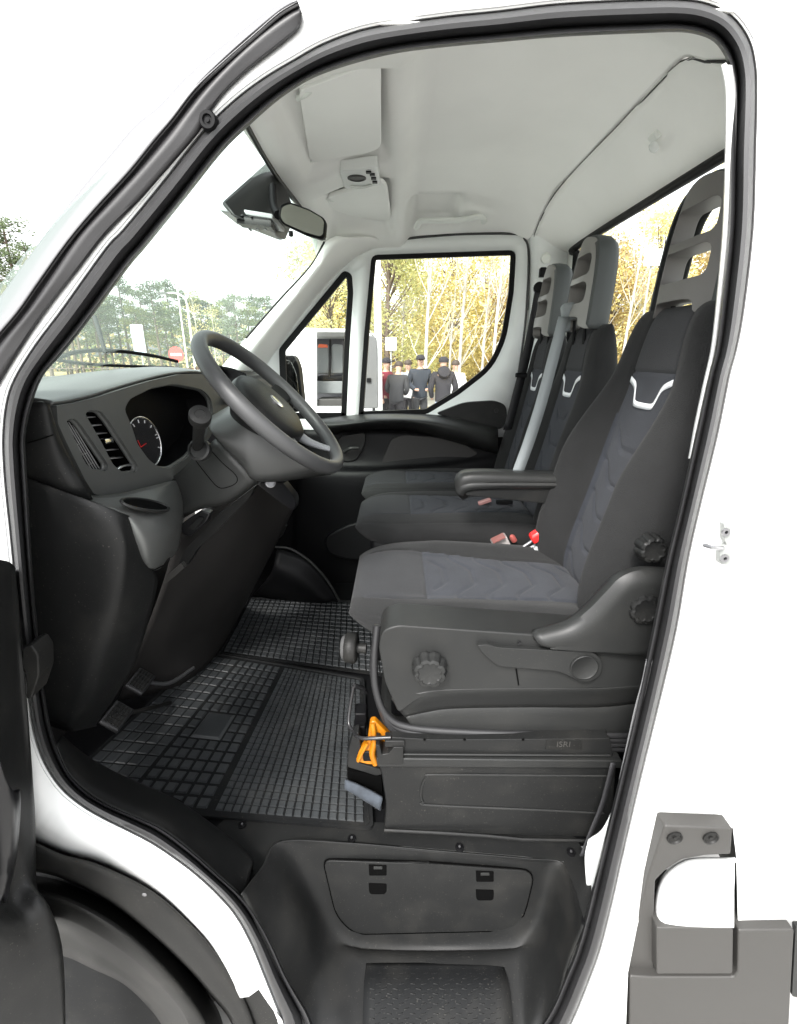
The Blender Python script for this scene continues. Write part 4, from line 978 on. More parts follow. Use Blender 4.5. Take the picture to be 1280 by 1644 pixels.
lv = pxplate('height_lever', rpoly([(766,1036),(785,1035),(800,1040),(920,1046),(948,1044),(968,1060),(966,1085),(940,1098),(915,1086),(898,1078),(800,1070),(778,1052)], [3, 3, 10, 10, 20, 18, 18, 20, 10, 14, 8, 6]), .885, plast2, shell, t=.02, bevel=.004, seg=3)
b = MB(); b.lathe(at(938, 1071, .884), (0, -1, 0), [(.0305, -.008), (.0305, .003), (.029, .004), (.0275, .0025), (0, .0025)], 40); b.build('lever_cap', plast2, lv)
b = MB(); b.tube([at(829, 1074, .8975), at(833, 1100, .8975)], .0015, 6); b.build('cover_slot', void, shell)
b = MB(); b.lathe(at(834, 1032, .897), (0, -1, 0), [(.004, 0), (.003, .004), (0, .004)], 10); b.build('cover_pin', gloss, shell)
# bellows and inner base
b = MB()
for k in range(4):
    o_ = k*9
    b.tube(spline([at(606-k*1, 1004+o_, .96), at(601-k*.5, 1060+o_*.6, .94), at(604+k*2, 1110+o_*.8, .93), at(622+k*4, 1150+o_*.9, .925), at(660+k*6, 1168+o_*.8, .92), at(760, 1176+o_*.8, .92), at(900, 1180+o_*.8, .92), at(1010, 1180+o_*.8, .93)], 5), .009, 8)
b.build('suspension_bellows', rub, ds)
bs = MB(); bs.box((.20, .50, 1.03), (.44, .44, .30)); bs.build('seat_frame', black, ds, bevel=.01)
# rail
rl = pxplate('slide_rail', rpoly([(628,1184),(700,1188),(980,1186),(985,1214),(780,1214),(640,1210)], 3), .895, plast, ds, t=.03, bevel=.003)
b = MB(); b.tube([at(640,1211,.89), at(980,1213,.89)], .0025, 8); b.build('rail_rod', plast2, rl)
tp_ = pxplate('rail_label', rpoly([(878,1188),(934,1188),(934,1203),(876,1203)], 2), .893, greyarch, rl, t=.004, bevel=.0005)
tc = bpy.data.curves.new('rail_text', 'FONT'); tc.body = "ISRI"; tc.size = .022; tc.extrude = .0006; tc.align_x = 'CENTER'; tc.align_y = 'CENTER'
to = bpy.data.objects.new('tmp', tc); link(to); bpy.context.view_layer.update()
tm = bpy.data.meshes.new_from_object(to.evaluated_get(bpy.context.evaluated_depsgraph_get())); bpy.data.objects.remove(to)
cc = at(905, 1195.5, .8925); R90 = Matrix.Rotation(radians(90), 3, 'X')
mk('rail_text', [cc+R90 @ v_.co for v_ in tm.vertices], [tuple(q.vertices) for q in tm.polygons], greybr, rl, smooth=False)
for x in (682, 746, 840): 
    b = MB(); b.lathe(at(x, 1187, .893), (0, -1, 0), [(.003, 0), (.003, .002), (0, .002)], 10); b.build('rail_rivet', void, rl)
pxplate('rail_spring', rpoly([(705,1212),(835,1213),(835,1218),(705,1217)], 1), .91, yellow, ds, t=.02, bevel=.001)
yb = pxplate('yellow_latch', rpoly([(594,1160),(602,1158),(628,1184),(629,1200),(618,1206),(616,1222),(606,1229),(590,1228),(571,1223),(578,1204),(590,1192)], [5, 5, 3, 3, 2, 2, 3, 2, 4, 5, 5]), .925, yellow, ds, t=.02, bevel=.004)
b = MB(); b.tube(spline([at(598,1161,.922), at(600,1176,.917), at(601,1192,.916), at(598,1210,.918), at(603,1226,.921)], 5), [.0065]*10+[.008]*11, 10); b.tube([at(590,1194,.921), at(582,1208,.919), at(575,1222,.921)], .004, 8); b.build('latch_rib', yellow, yb)
pxplate('latch_notch', rpoly([(608,1188),(618,1192),(616,1199),(608,1198)], 2), .9235, void, yb, t=.003, bevel=0)
pxplate('plinth_side', rpoly([(558,1238),(612,1244),(616,1300),(604,1296),(560,1262)], 3), .945, void, ds, t=.03, bevel=0)
b = MB(); b.tube(spline([at(568,1101,1.0), at(563,1130,.99), at(560,1160,.97), at(568,1175,.945), at(580,1185,.905), at(628,1184,.893)], 5), .0045, 8); b.tube([at(568,1101,1.0), at(582,1104,1.02), at(588,1112,1.04)], .006, 8); b.build('slide_lever', mat('lever_black', (.02, .02, .021), .25), ds)
pxplate('rail_end', rpoly([(603,1196),(610,1197),(613,1212),(624,1210),(632,1200),(648,1200),(648,1228),(608,1228)], 2), .884, plast, ds, t=.04, bevel=.002)
pxplate('rail_end_cap', rpoly([(618,1190),(650,1190),(650,1200),(618,1200)], 2), .888, plast, ds, t=.03, bevel=.002)
b = MB(); b.box(at(580,1150,1.0), (.03, .04, .05)); b.box(at(578,1170,.98), (.03, .03, .04)); b.box(at(600, 1200, .95), (.05, .06, .03)); b.build('latch_housing', black, ds, bevel=.003)
pxplate('latch_plate', rpoly([(566,1180),(576,1176),(580,1200),(577,1226),(612,1236),(614,1244),(604,1246),(558,1232),(558,1210)], 3), .93, plast, ds, t=.03, bevel=.003)
# weight adjuster wheel at the front
b = MB(); c = at(562, 1040, .98); b.lathe(c, (1, -.08, 0), [(.030, -.012), (.036, -.008), (.036, .014), (.030, .018), (.012, .018), (.012, .04), (0, .04)], 72, lobes=36, amp=.06)
b.build('weight_dial', greyarch, ds)
b = MB(); b.lathe(c-Vector((.012, 0, 0)), (-1, 0, 0), [(.03, -.002), (.028, .006), (.02, .010), (0, .010)], 32); b.build('dial_face', mat('dial_grey', (.07, .07, .07), .3), ds)
# plinth
pl = pxplate('seat_plinth', rpoly([(606,1222),(616,1219),(990,1222),(990,1236),(985,1300),(960,1345),(780,1340),(617,1332),(620,1290),(612,1240)], [3, 3, 3, 4, 8, 6, 3, 3, 10, 6]), .90, plast, ds, t=.35, bevel=.004)
pxplate('plinth_lip', rpoly([(604,1218),(1000,1222),(1000,1234),(606,1232)], 3), .885, plast2, ds, t=.03, bevel=.003)
b = MB(); b.tube(spline([at(x, y, .8985) for x, y in ((975,1246),(850,1245),(700,1244),(686,1247),(679,1258),(676,1275),(680,1288),(690,1293),(850,1300),(970,1306))], 4), .0025, 6); b.build('plinth_panel_edge', plast2, pl)
b = MB(); b.tube([at(617,1333,.895), at(700,1337,.89), at(780,1342,.885), at(840,1348,.88), at(960,1350,.88)], .004, 6); b.build('plinth_foot', plast, pl)
patch('plinth_front_pad', [[(556,1250,.93),(575,1258,.92),(596,1268,.915),(614,1278,.912)], [(556,1260,.925),(574,1268,.915),(594,1280,.91),(612,1291,.907)], [(560,1262,.94),(578,1274,.93),(598,1286,.925),(614,1296,.92)]], mat('foam_grey', (.035, .042, .052), .9, bump=.8, scale=120, var=.3, vscale=40), ds, n=4, m=4, solid=-.01)
# armrest and buckle
ar = patch('armrest', [
    [(735,765,1.5),(760,757,1.5),(880,760,1.5),(960,762,1.5)],
    [(733,775,1.43),(758,762,1.42),(880,766,1.42),(960,768,1.42)],
    [(733,788,1.42),(757,776,1.41),(880,776,1.41),(960,776,1.41)],
    [(737,795,1.42),(766,782,1.41),(880,780,1.41),(960,780,1.41)],
    [(742,798,1.47),(768,790,1.46),(880,782,1.46),(960,782,1.46)]], plast2, ds, n=5, m=5, solid=-.01)
pxplate('armrest_body', rpoly([(748,786),(770,779),(960,781),(960,814),(880,809),(772,798),(748,796)], [4,2,2,2,3,6,4]), 1.408, plast, ar, t=.06, bevel=.003)
bk_ = MB(); bk_.box(at(868, 884, 1.42), (.05, .03, .09), Matrix.Rotation(radians(35), 3, 'Y'), ch=.006); bko = bk_.build('buckle_stalk', mat('buckle_grey', (.30, .31, .31), .5), ds, bevel=.003)
b = MB(); b.box(at(864, 858, 1.42), (.055, .035, .035), Matrix.Rotation(radians(-35), 3, 'Y'), ch=.008); b.build('buckle_button', red, bko, bevel=.006)
b = MB(); b.tube([at(826, 888, 1.43), at(858, 866, 1.43)], .005, 8); b.tube([at(832, 890, 1.43), at(862, 874, 1.43)], .005, 8); b.build('buckle_wire', metal, bko)
# near-side belt strap at the pillar foot
strap([at(985,1225,.86), at(968,1290,.85), at(950,1335,.84), at(935,1375,.82)], .012, beltb, 'seat_belt', van, Vector((1, 0, 0)))
patch('lower_pillar_cover', [[(945,1350,.80),(965,1335,.80),(985,1300,.80)], [(940,1380,.79),(960,1372,.79),(980,1350,.79)], [(944,1440,.78),(955,1436,.78),(970,1400,.78)]], grille_white, van, n=4, m=4)
# passenger bench
pb = thing('passenger_bench', 'dark fabric double passenger bench between the driver seat and the far door', 'seat', (.2, 1.2, .61))
make_cushion(pb, .985, .215, -.155, .66, 1.215, side_b=.012, tf=.045, tb=.12)
make_cushion(pb, 1.41, .205, -.165, .66, 1.215, side_b=.012, tf=.045, tb=.12)
mb_, tw2, _, L2, u2, f2 = make_backrest(pb, .975, .215, 1.15, 1.905, .53, .665, bolk=.7)
make_headrest(pb, (.615, .985, 1.885), Vector((.07, 0, 1)).normalized(), Vector((-1, 0, .07)).normalized(), w0=.120, w1=.098, h=.275, mt=hrest2)
make_backrest(pb, 1.39, .205, 1.15, 1.895, .53, .655, bolk=.7)
make_headrest(pb, (.615, 1.385, 1.875), Vector((.07, 0, 1)).normalized(), Vector((-1, 0, .07)).normalized(), w0=.112, w1=.092, h=.27, mt=hrest2)
b = MB(); b.box((.18, 1.19, .93), (.56, .80, .50)); b.build('bench_base', black, pb, bevel=.02)
sg = strap([at(906,508,1.70), at(890,570,1.62), at(870,645,1.55), at(850,708,1.50), at(832,757,1.46)], .04, belt, 'shoulder_belt', pb, Vector((.97, .2, 0)).normalized(), th=.002)
b = MB(); b.box(at(913, 500, 1.74), (.045, .03, .055), Matrix.Rotation(radians(-12), 3, 'Y'), ch=.008); b.box(at(905, 520, 1.76), (.04, .03, .05), ch=.01); b.build('belt_outlet', belt, pb, bevel=.004)
b = MB(); b.box(at(778, 805, 1.72), (.05, .022, .014), Matrix.Rotation(radians(-20), 3, 'Y'), ch=.003); bb_ = b.build('belt_buckle', mat('pink_buckle', (.30, .15, .14), .4), pb, bevel=.002)
b = MB(); b.box(at(810, 806, 1.72), (.06, .02, .012)); b.build('buckle_strap', black, bb_)
b = MB(); b.box(at(806, 876, 1.50), (.055, .04, .07), Matrix.Rotation(radians(-28), 3, 'Y'), ch=.004); b2 = b.build('belt_buckle', mat('buckle_grey_light', (.28, .26, .25), .5), pb, bevel=.003)
b = MB(); b.box(at(800, 864, 1.48), (.045, .035, .006), Matrix.Rotation(radians(-28), 3, 'Y')); b.build('buckle_button', mat('pink_button', (.2, .08, .07), .4), b2)
b = MB(); b.lathe(at(826, 868, 1.50), (-.5, -.3, .8), [(.010, 0), (.010, .02), (.006, .026), (0, .026)], 14); b.build('buckle_button', mat('red_dull', (.28, .07, .06), .4), b2)
# ---------------- rubber mats
def rubber_mat(name, label, corners, nu, nv, z, big=None):
    """corners: world xy quad (near-left, near-right, far-right, far-left)"""
    A, B, C_, D_ = [Vector(c) for c in corners]
    def P(u, w_): return (A*(1-u)+B*u)*(1-w_)+(D_*(1-u)+C_*u)*w_
    mb = MB(); N = 24
    bd = []
    for u, w_ in rpoly([(0, 0), (1, 0), (1, 1), (0, 1)], .03, 4):
        p = P(u, w_); bd.append(Vector((p.x, p.y, z)))
    n = len(bd)
    rim_ = [p+Vector((0, 0, .008)) for p in bd]; ctr = sum(bd, Vector())/n
    ins = [p+(ctr-p).normalized()*.010 for p in rim_]; ins2 = [p+(ctr-p).normalized()*.014+Vector((0, 0, -.0)) for p in bd]
    mb.add(bd+rim_+ins+[p+Vector((0, 0, .003)) for p in ins2], [(i, (i+1) % n, (i+1) % n+n, i+n) for i in range(n)]+[(n+i, n+(i+1) % n, (i+1) % n+2*n, i+2*n) for i in range(n)]+[(2*n+i, 2*n+(i+1) % n, (i+1) % n+3*n, i+3*n) for i in range(n)]+[tuple(3*n+i for i in range(n))])
    def pad(u0, u1, w0, w1, h=.0045, g=.12):
        du, dw = (u1-u0)*g, (w1-w0)*g
        q = [P(a, b_) for a, b_ in ((u0+du, w0+dw), (u1-du, w0+dw), (u1-du, w1-dw), (u0+du, w1-dw))]
        c_ = sum(q, Vector((0, 0)))/4
        lo = [Vector((p.x, p.y, z+.003)) for p in q]; hi = []
        for p in q: m_ = p.lerp(c_, .16); hi.append(Vector((m_.x, m_.y, z+.003+h)))
        mb.add(lo+hi, [(4, 5, 6, 7)]+[(i, (i+1) % 4, (i+1) % 4+4, i+4) for i in range(4)], 1)
    if big:
        us = big
        for i in range(nu):
            for j in range(nv): 
                u0 = us+(.975-us)*i/nu; u1 = us+(.975-us)*(i+1)/nu
                pad(u0, u1, .03+.94*j/nv, .03+.94*(j+1)/nv, g=.08)
        kb = max(3, int(nv/2.1)); nb = 6
        for i in range(nb):
            for j in range(kb+4):
                if i in (1, 2, 3) and 6 <= j <= 8 : 
                    if (i+j) % 1 == 0: continue
                u0 = .25+(us-.02-.25)*i/nb; u1 = .25+(us-.02-.25)*(i+1)/nb
                pad(u0, u1, .03+.94*j/(kb+4), .03+.94*(j+1)/(kb+4), h=.005, g=.12)
        for i in range(5):
            for j in range(16): pad(.015+.225*i/5, .015+.225*(i+1)/5, .03+.94*j/16, .03+.94*(j+1)/16, h=.003, g=.06)
        # plain heel pad
        pad(.25+(us-.27)/6, .25+(us-.27)*4/6, .03+.94*6/(kb+4), .03+.94*9/(kb+4), h=.004, g=.03)
    else:
        for i in range(nu):
            for j in range(nv): pad(.02+.96*i/nu, .02+.96*(i+1)/nu, .03+.94*j/nv, .03+.94*(j+1)/nv, g=.08)
    o = mb.build(name, [matblk, matrub], None, smooth=False)
    return tag(o, label, 'floor mat', 'rubber floor mats')
g2 = lambda x, y, z=.615: atz(x, y, z).xy
rubber_mat('floor_mat', 'black ribbed rubber mat in front of the driver seat under the pedals', [g2(60,1292), g2(600,1334), g2(585,1090), g2(330,1046)], 17, 26, .614, big=.53)
rubber_mat('floor_mat', 'black fine-grid rubber mat in the passenger footwell beyond the driver mat', [g2(352,1050,.61), g2(640,1090,.61), g2(620,968,.61), g2(400,960,.61)], 26, 16, .610)
# ---------------- pedals
for nm, (x, y), D, a in (('clutch_pedal', (188, 1150), 1.17, 0), ('brake_pedal', (226, 1094), 1.33, 0)):
    R = Matrix.Rotation(radians(38), 3, 'Y') @ Matrix.Rotation(radians(8), 3, 'X')
    b = MB(); c = at(x, y, D); b.box(c, (.062, .085, .014), R, ch=.004)
    pd = b.build(nm, rub, van, bevel=.005)
    b = MB()
    for i in range(5):
        for j in range(4): b.box(c+R @ Vector((-.02+i*.010, -.026+j*.0175, .009)), (.006, .013, .004), R)
    b.build('pedal_grip', greyarch, pd)
    b = MB(); b.tube(spline([c+R @ Vector((0, .01, -.01)), at(x+45, y-5+(8 if y < 1120 else -6), D+.08), at(x+85, y-22, D+.2)], 5), .007, 8); b.build('pedal_arm', greyarch if nm[0] == 'c' else metal, pd)
# seal on the door mounted wiring sleeve etc.
# ---------------- outside
def gx_(px, D): return (px-640)/F/1.0536*D
rnd = random.Random(11)
def leafmat(name, col, var=.35):
    m = bpy.data.materials.new(name); m.use_nodes = True; t = m.node_tree; b = t.nodes['Principled BSDF']
    b.inputs['Roughness'].default_value = .75; b.inputs['Specular IOR Level'].default_value = .25
    g = t.nodes.new('ShaderNodeNewGeometry'); mr = t.nodes.new('ShaderNodeMapRange')
    mr.inputs['To Min'].default_value = 1-var; mr.inputs['To Max'].default_value = 1+var
    t.links.new(g.outputs['Random Per Island'], mr.inputs['Value'])
    vm = t.nodes.new('ShaderNodeVectorMath'); vm.operation = 'SCALE'; vm.inputs[0].default_value = col
    t.links.new(mr.outputs[0], vm.inputs['Scale']); t.links.new(vm.outputs[0], b.inputs['Base Color'])
    tr = t.nodes.new('ShaderNodeBsdfTranslucent'); t.links.new(vm.outputs[0], tr.inputs[0])
    mx = t.nodes.new('ShaderNodeMixShader'); mx.inputs[0].default_value = .35
    t.links.new(b.outputs[0], mx.inputs[1]); t.links.new(tr.outputs[0], mx.inputs[2]); t.links.new(mx.outputs[0], t.nodes['Material Output'].inputs[0])
    return m
ly = leafmat('leaf_yellow', (.74, .64, .29)); lo_ = leafmat('leaf_ochre', (.55, .42, .19)); lg = leafmat('leaf_olive', (.22, .25, .10)); lp_ = leafmat('pine_needles', (.11, .145, .075), .4)
lgy = leafmat('leaf_yellow_green', (.52, .52, .25))
bark = mat('birch_bark', (.46, .44, .40), .8, var=.25, vscale=5); barkd = mat('pine_bark', (.12, .09, .07), .9, var=.2)
def leaves(mb, c, r, n, s, mi=0):
    for _ in range(n):
        while True:
            p = Vector((rnd.uniform(-1, 1), rnd.uniform(-1, 1), rnd.uniform(-1, 1)))
            if p.length < 1: break
        p = Vector(c)+Vector((p.x*r[0], p.y*r[1], p.z*r[2]))
        a = Vector((rnd.gauss(0, 1), rnd.gauss(0, 1), rnd.gauss(0, .7))).normalized(); b_ = a.orthogonal().normalized()
        q = s*rnd.uniform(.6, 1.4)
        mb.add([p-a*q, p+b_*q*.55, p+a*q, p-b_*q*.55], [(0, 1, 2, 3)], mi)
def tree_mesh(kind, h):
    """returns (crown MB, trunk MB) around the origin"""
    cr_, tr_ = MB(), MB()
    if kind == 'pine':
        top = h
        lean = rnd.uniform(-.2, .2)
        tr_.tube([(0, 0, 0), (lean*.3, 0, h*.4), (lean, 0, h*.96)], [h*.016, h*.012, h*.004], 8)
        for i in range(26):
            z = h*rnd.uniform(.42, .98); k = (1-(z/h-.42)/.62)
            a = rnd.uniform(0, 2*pi); l = h*.20*(.35+k*.8)*rnd.uniform(.5, 1.1)
            e = Vector((cos(a)*l, sin(a)*l, z+l*.15))
            tr_.tube([(lean*z/h, 0, z-.1), e], [.04, .012], 5)
            leaves(cr_, e*.85+Vector((0, 0, z*.15)), (l*.55+.25, l*.55+.25, .32), 95, .10)
    elif kind == 'birch':
        P = spline([(0, 0, 0), (rnd.uniform(-.1, .1), 0, h*.3), (rnd.uniform(-.25, .25), 0, h*.65), (rnd.uniform(-.3, .3), 0, h)], 4)
        tr_.tube(P, [.065*(1-.85*i/(len(P)-1)) for i in range(len(P))], 8)
        for i in range(26):
            t = rnd.uniform(.22, .97); p = P[int(t*(len(P)-1))]; a = rnd.uniform(0, 2*pi); l = h*.2*(1.15-t)*rnd.uniform(.6, 1.2)+.3
            d = Vector((cos(a)*.6, sin(a)*.4, 1)).normalized()
            e = p+d*l; m_ = p+d*l*.5+Vector((cos(a)*.12, 0, 0))
            tr_.tube([p, m_, e], [.020*(1.1-t), .012*(1.1-t)+.002, .004], 5)
            for _ in range(2):
                a2 = rnd.uniform(0, 2*pi); tr_.tube([m_, m_+Vector((cos(a2)*.3, sin(a2)*.3, .55))*l*.6], [.009, .004], 4)
            leaves(cr_, e, (.4, .4, .5), 26, .055)
    else:
        tr_.tube([(0, 0, 0), (.1, 0, h*.35), (-.05, .05, h*.8)], [.10, .07, .02], 7)
        for i in range(int(30)):
            z = h*rnd.uniform(.12, 1)**.8; k = math.sqrt(max(.05, 1-abs(z/h-.45)**2/.36))
            a = rnd.uniform(0, 2*pi); l = h*.26*k*rnd.uniform(.3, 1)
            e = Vector((cos(a)*l, sin(a)*l, z)); tr_.tube([(0, 0, z*.75), e], [.03, .008], 5)
            leaves(cr_, e, (h*.11, h*.11, h*.09), 210, .055)
    return cr_, tr_
def proto(kind, h, lm, bm_, name, label, group):
    c_, t_ = tree_mesh(kind, h); r = thing(name, label, 'tree', (0, 0, 0), group)
    t_.build('trunk', bm_, r); c_.build('crown', lm, r, smooth=False); r['_used'] = 0
    return r
def relabel(o, lab, grp): o['label'] = lab; o['group'] = grp
def place(r, x, y, s=1, rz=0):
    if r['_used']:
        n_ = r.copy(); COL.objects.link(n_)
        for ch in r.children:
            k = ch.copy(); COL.objects.link(k); k.parent = n_
    else: n_ = r
    r['_used'] = 1
    n_.location = (x, y, 0); n_.scale = (s, s, s); n_.rotation_euler = (0, 0, rz); return n_
GY = 'yellow autumn trees in the thicket'
ty = [proto('bush', 5.5, ly, barkd, 'autumn_tree', 'bushy tree with bright yellow leaves in the thicket beyond the car park', GY),
      proto('bush', 4.8, lo_, barkd, 'autumn_tree', 'bushy tree with rusty ochre leaves in the thicket beyond the car park', 'ochre autumn trees in the thicket'),
      proto('bush', 6.2, lgy, barkd, 'autumn_tree', 'taller bushy tree with yellow-green leaves in the thicket beyond the car park', 'yellow-green trees in the thicket')]
for D, x0, x1, st in ((18, -2.2, 22, 2.0), (22, -3, 26, 2.4), (26, -4.5, 32, 3.0)):
    x = x0
    while x < x1:
        k = rnd.choice([0, 0, 1, 2]); place(ty[k], x+rnd.uniform(-.5, .5), D+rnd.uniform(-1.2, 1.2), rnd.uniform(.8, 1.15)*(1+.01*(D-18))*(1.35 if x > 6 else 1.0), rnd.uniform(0, 6.28)); x += st
tb_ = proto('birch', 9, ly, bark, 'birch_tree', 'slender white birch behind the group of people, seen through the far door window', 'white birches in front of the yellow thicket')
for px, D, s in ((683, 15.5, 1.0), (738, 16.5, 1.05), (722, 17.5, .8), (775, 17, .9), (792, 16, 1.0), (812, 18, 1), (645, 19, .9), (1000, 17, .95), (1012, 19, .8), (1060, 17, .9), (960, 18, .9), (1110, 20, 1.0), (318, 34, .72), (345, 36, .7)):
    q_ = place(tb_, gx_(px, D), D-.75, s, rnd.uniform(-.4, .4))
    if px < 400: relabel(q_, 'pale birch trunk in front of the pines, seen through the windscreen', 'birches seen through the windscreen')
    elif px > 900: relabel(q_, 'white birch behind the headrests, seen through the rear window', 'birches seen through the rear window')
    else: relabel(q_, 'slender white birch behind the group of people, seen through the far door window', 'birches seen through the far door window')
tp1 = proto('pine', 10, lp_, barkd, 'pine_tree', 'tall dark green pine at the far edge of the road', 'pines beyond the road')
tp2 = proto('pine', 8.5, lg, barkd, 'pine_tree', 'broad olive green pine at the far edge of the road', 'olive pines beyond the road')
for i in range(24):
    px = 90+i*14.5+rnd.uniform(-5, 5); D = rnd.uniform(38, 48); place(tp1 if i % 3 else tp2, gx_(px, D), D, rnd.uniform(.66, .86)*(1.0 if px < 330 else .85), rnd.uniform(0, 6))
for px, D, s in ((-25, 40, 1.1), (8, 38, 1.15), (40, 42, 1.25), (66, 39, 1.0), (100, 45, 1.05), (545, 42, .9), (562, 36, 1.0), (580, 40, 1.0), (520, 60, .8), (495, 60, .75), (470, 62, .8)):
    q_ = place(tp1, gx_(px, D), D, s, rnd.uniform(0, 6))
    if px < 110: relabel(q_, 'dark pine at the left edge, outside the front pillar of the van', 'pines left of the front pillar')
    else: relabel(q_, 'dark pine rising behind the parked white van', 'pines behind the parked van')
mb = MB()
for i in range(5200):
    x = rnd.uniform(-8, 34); z = abs(rnd.gauss(0, 1.3)); y = 27+rnd.uniform(-1.5, 1.5)
    leaves(mb, (x, y, z), (.3, .3, .3), 3, .13, rnd.choice([0, 0, 1, 2]))
tag(mb.build('undergrowth', [ly, lo_, lg], None, smooth=False), 'dense low yellow and brown undergrowth behind the trees', 'undergrowth', None, 'stuff')
mb = MB()
for i in range(9000):
    x = rnd.uniform(-75, 60); z = rnd.uniform(0, 1)**1.3*(5.0 if x < -10 else 6.5); y = 58+rnd.uniform(-3, 3)
    leaves(mb, (x, y, z), (.5, .5, .5), 2, .26, rnd.choice([0, 0, 1, 2]))
tag(mb.build('distant_wood', [lp_, lg, lo_], None, smooth=False), 'distant dark mixed wood along the horizon', 'wood', None, 'stuff')
# ---- neighbouring van
v2 = thing('crew_van', 'white parked van with an open side door showing grey seats, seen through the far window', 'van', (gx_(520, 8.5), 8.5-.75, 0))
DV = 8.0
VO = [(425,1000),(425,640),(432,600),(446,556),(462,531),(480,526),(575,530),(596,536),(598,560),(598,1000)]
DH = [(509,532),(566,533),(566,652),(509,652)]
vb_ = fill('van_body', [VO, DH], white, v2, lambda x, y: at(x, y, DV), solid=.02)
P0, P1 = at(425, 640, DV), at(598, 536, DV)
b = MB(); zt = at(520, 527, DV).z
b.box(((P0.x+P1.x)/2+.2, DV-.75+1.95, zt/2+.25), (P1.x-P0.x-.3, .06, zt-.5)); b.box(((P0.x+P1.x)/2+.2, DV-.75+1.0, zt-.03), (P1.x-P0.x-.5, 1.9, .05)); b.build('van_shell', white, v2, bevel=.02)
b = MB(); b.box(((P0.x+P1.x)/2+.2, DV-.75+1.8, zt/2+.2), (P1.x-P0.x-.4, .04, zt-.6)); b.build('cabin_lining', mat('cabin_dark', (.04, .04, .045), .8), v2)
pxplate('van_side_window', rpoly([(455,556),(475,548),(476,566),(458,572)], 2), DV-.01, gloss, v2, t=.02, bevel=.003)
pxplate('sliding_track', [(487,528),(489,528),(489,660),(487,660)], DV-.004, greybr, v2, t=.01, bevel=0)
for i, (x0, x1) in enumerate(((508, 529), (531, 552), (554, 575))):
    o = pxplate('seat_back', rpoly([(x0+1, 556), (x0+4, 552), (x1-4, 553), (x1-1, 557), (x1-1, 600), (x0, 600)], 3), DV+.5, mat('van_seat', (.16, .17, .17), .8) if i == 0 else bpy.data.materials['van_seat'], v2, t=.15, bevel=.02)
    if i == 0: pxplate('seat_top', rpoly([(x0+2, 558), (x0+4, 552), (x1-4, 553), (x1-2, 558)], 2), DV+.48, mat('seat_red', (.6, .12, .05), .7), o, t=.17, bevel=.02)
    b = MB(); b.tube([at(x1+1, 545, DV+.45), at(x1+2, 575, DV+.42), at(x1, 604, DV+.4)], .02, 6); b.build('van_belt', black, v2)
pxplate('seat_bench', rpoly([(508,612),(575,612),(575,632),(508,632)], 2), DV+.3, bpy.data.materials['van_seat'], v2, t=.4, bevel=.02)
pxplate('seat_base', rpoly([(508,604),(575,604),(575,611),(508,611)], 2), DV+.32, black, v2, t=.4, bevel=.02)
pxplate('door_step', rpoly([(508,641),(575,641),(575,662),(508,662)], 2), DV+.05, greybr, v2, t=.5, bevel=.01)
for px in (450, 575):
    b = MB(); b.lathe(Vector((gx_(px, DV), DV-.72, .34)), (0, 1, 0), [(.18, 0), (.32, 0), (.35, .05), (.34, .22), (.18, .24)], 36); b.build('wheel', rub, v2)
dl_ = pxplate('open_rear_door', rpoly([(590,538),(604,541),(606,560),(607,655),(583,656),(582,600),(586,545)], 3), 6.9, mat('door_lining', (.10, .10, .10), .6), v2, t=.06, bevel=.01)
pxplate('door_latch', rpoly([(589,607),(596,607),(596,614),(589,614)], 1), 6.88, black, dl_, t=.03, bevel=0)
# white mast, signs, street lamps
def pole(name, label, cat, px, D, h, r, m_=white, extra=None):
    x = gx_(px, D); t = thing(name, label, cat, (x, D-.75, 0))
    b = MB(); b.tube([(x, D-.75, 0), (x, D-.75, h)], [r, r*.8], 16); b.lathe((x, D-.75, 0), (0, 0, 1), [(r*2, 0), (r*2, .04), (r*1.2, .06), (0, .06)], 16); b.build('post', m_, t)
    return t, x, D-.75
pole('flag_mast', 'thick white mast standing behind the far door window', 'mast', 607.5, 7.0, 5.2, .055)
def signboard(name, label, px, py, D, w_, h_, m_):
    t, x, y = pole(name, label, 'sign', px, D, at(px, py, D).z+h_/2, .028, mat('sign_post_steel', (.3, .31, .3), .5) if 'sign_post_steel' not in bpy.data.materials else bpy.data.materials['sign_post_steel'])
    z = at(px, py, D).z
    b = MB(); b.box((x, y-.06, z), (w_, .02, h_)); o = b.build('sign_plate', m_, t, bevel=.005); return t, o, Vector((x, y-.075, z))
swh = mat('sign_white', (.8, .82, .84), .5); sbl = mat('sign_blue_white', (.62, .70, .80), .5); srd = mat('sign_red', (.75, .06, .05), .5)
signboard('road_sign', 'wide white board on a post seen through the rear window', 1024, 414, 12.0, .42, .34, swh)
signboard('road_sign', 'small square white sign on a thin post in front of the yellow trees', 628, 552, 13.5, .30, .33, swh)
t, o, c = signboard('road_sign', 'tall rectangular pale sign on a post seen through the windscreen', 228, 544, 15, .36, .78, sbl)
b = MB()
for k in range(4): b.box(c+Vector((0, 0, .26-.17*k)), (.24-.03*(k % 2), .006, .05))
b.build('sign_mark', mat('sign_grey', (.45, .52, .62), .5), o)
t, x, y = pole('no_entry_sign', 'round red no-entry sign on a short post beyond the dashboard', 'sign', 284, 24, at(284, 569, 24).z+.3, .035, greybr)
c = Vector((x, y-.06, at(284, 569, 24).z)); b = MB(); b.lathe(c, (0, -1, 0), [(.36, 0), (.36, .015), (0, .016)], 36); o = b.build('sign_plate', srd, t)
b = MB(); b.box(c+Vector((0, -.022, 0)), (.5, .008, .11)); b.build('white_bar', swh, o)
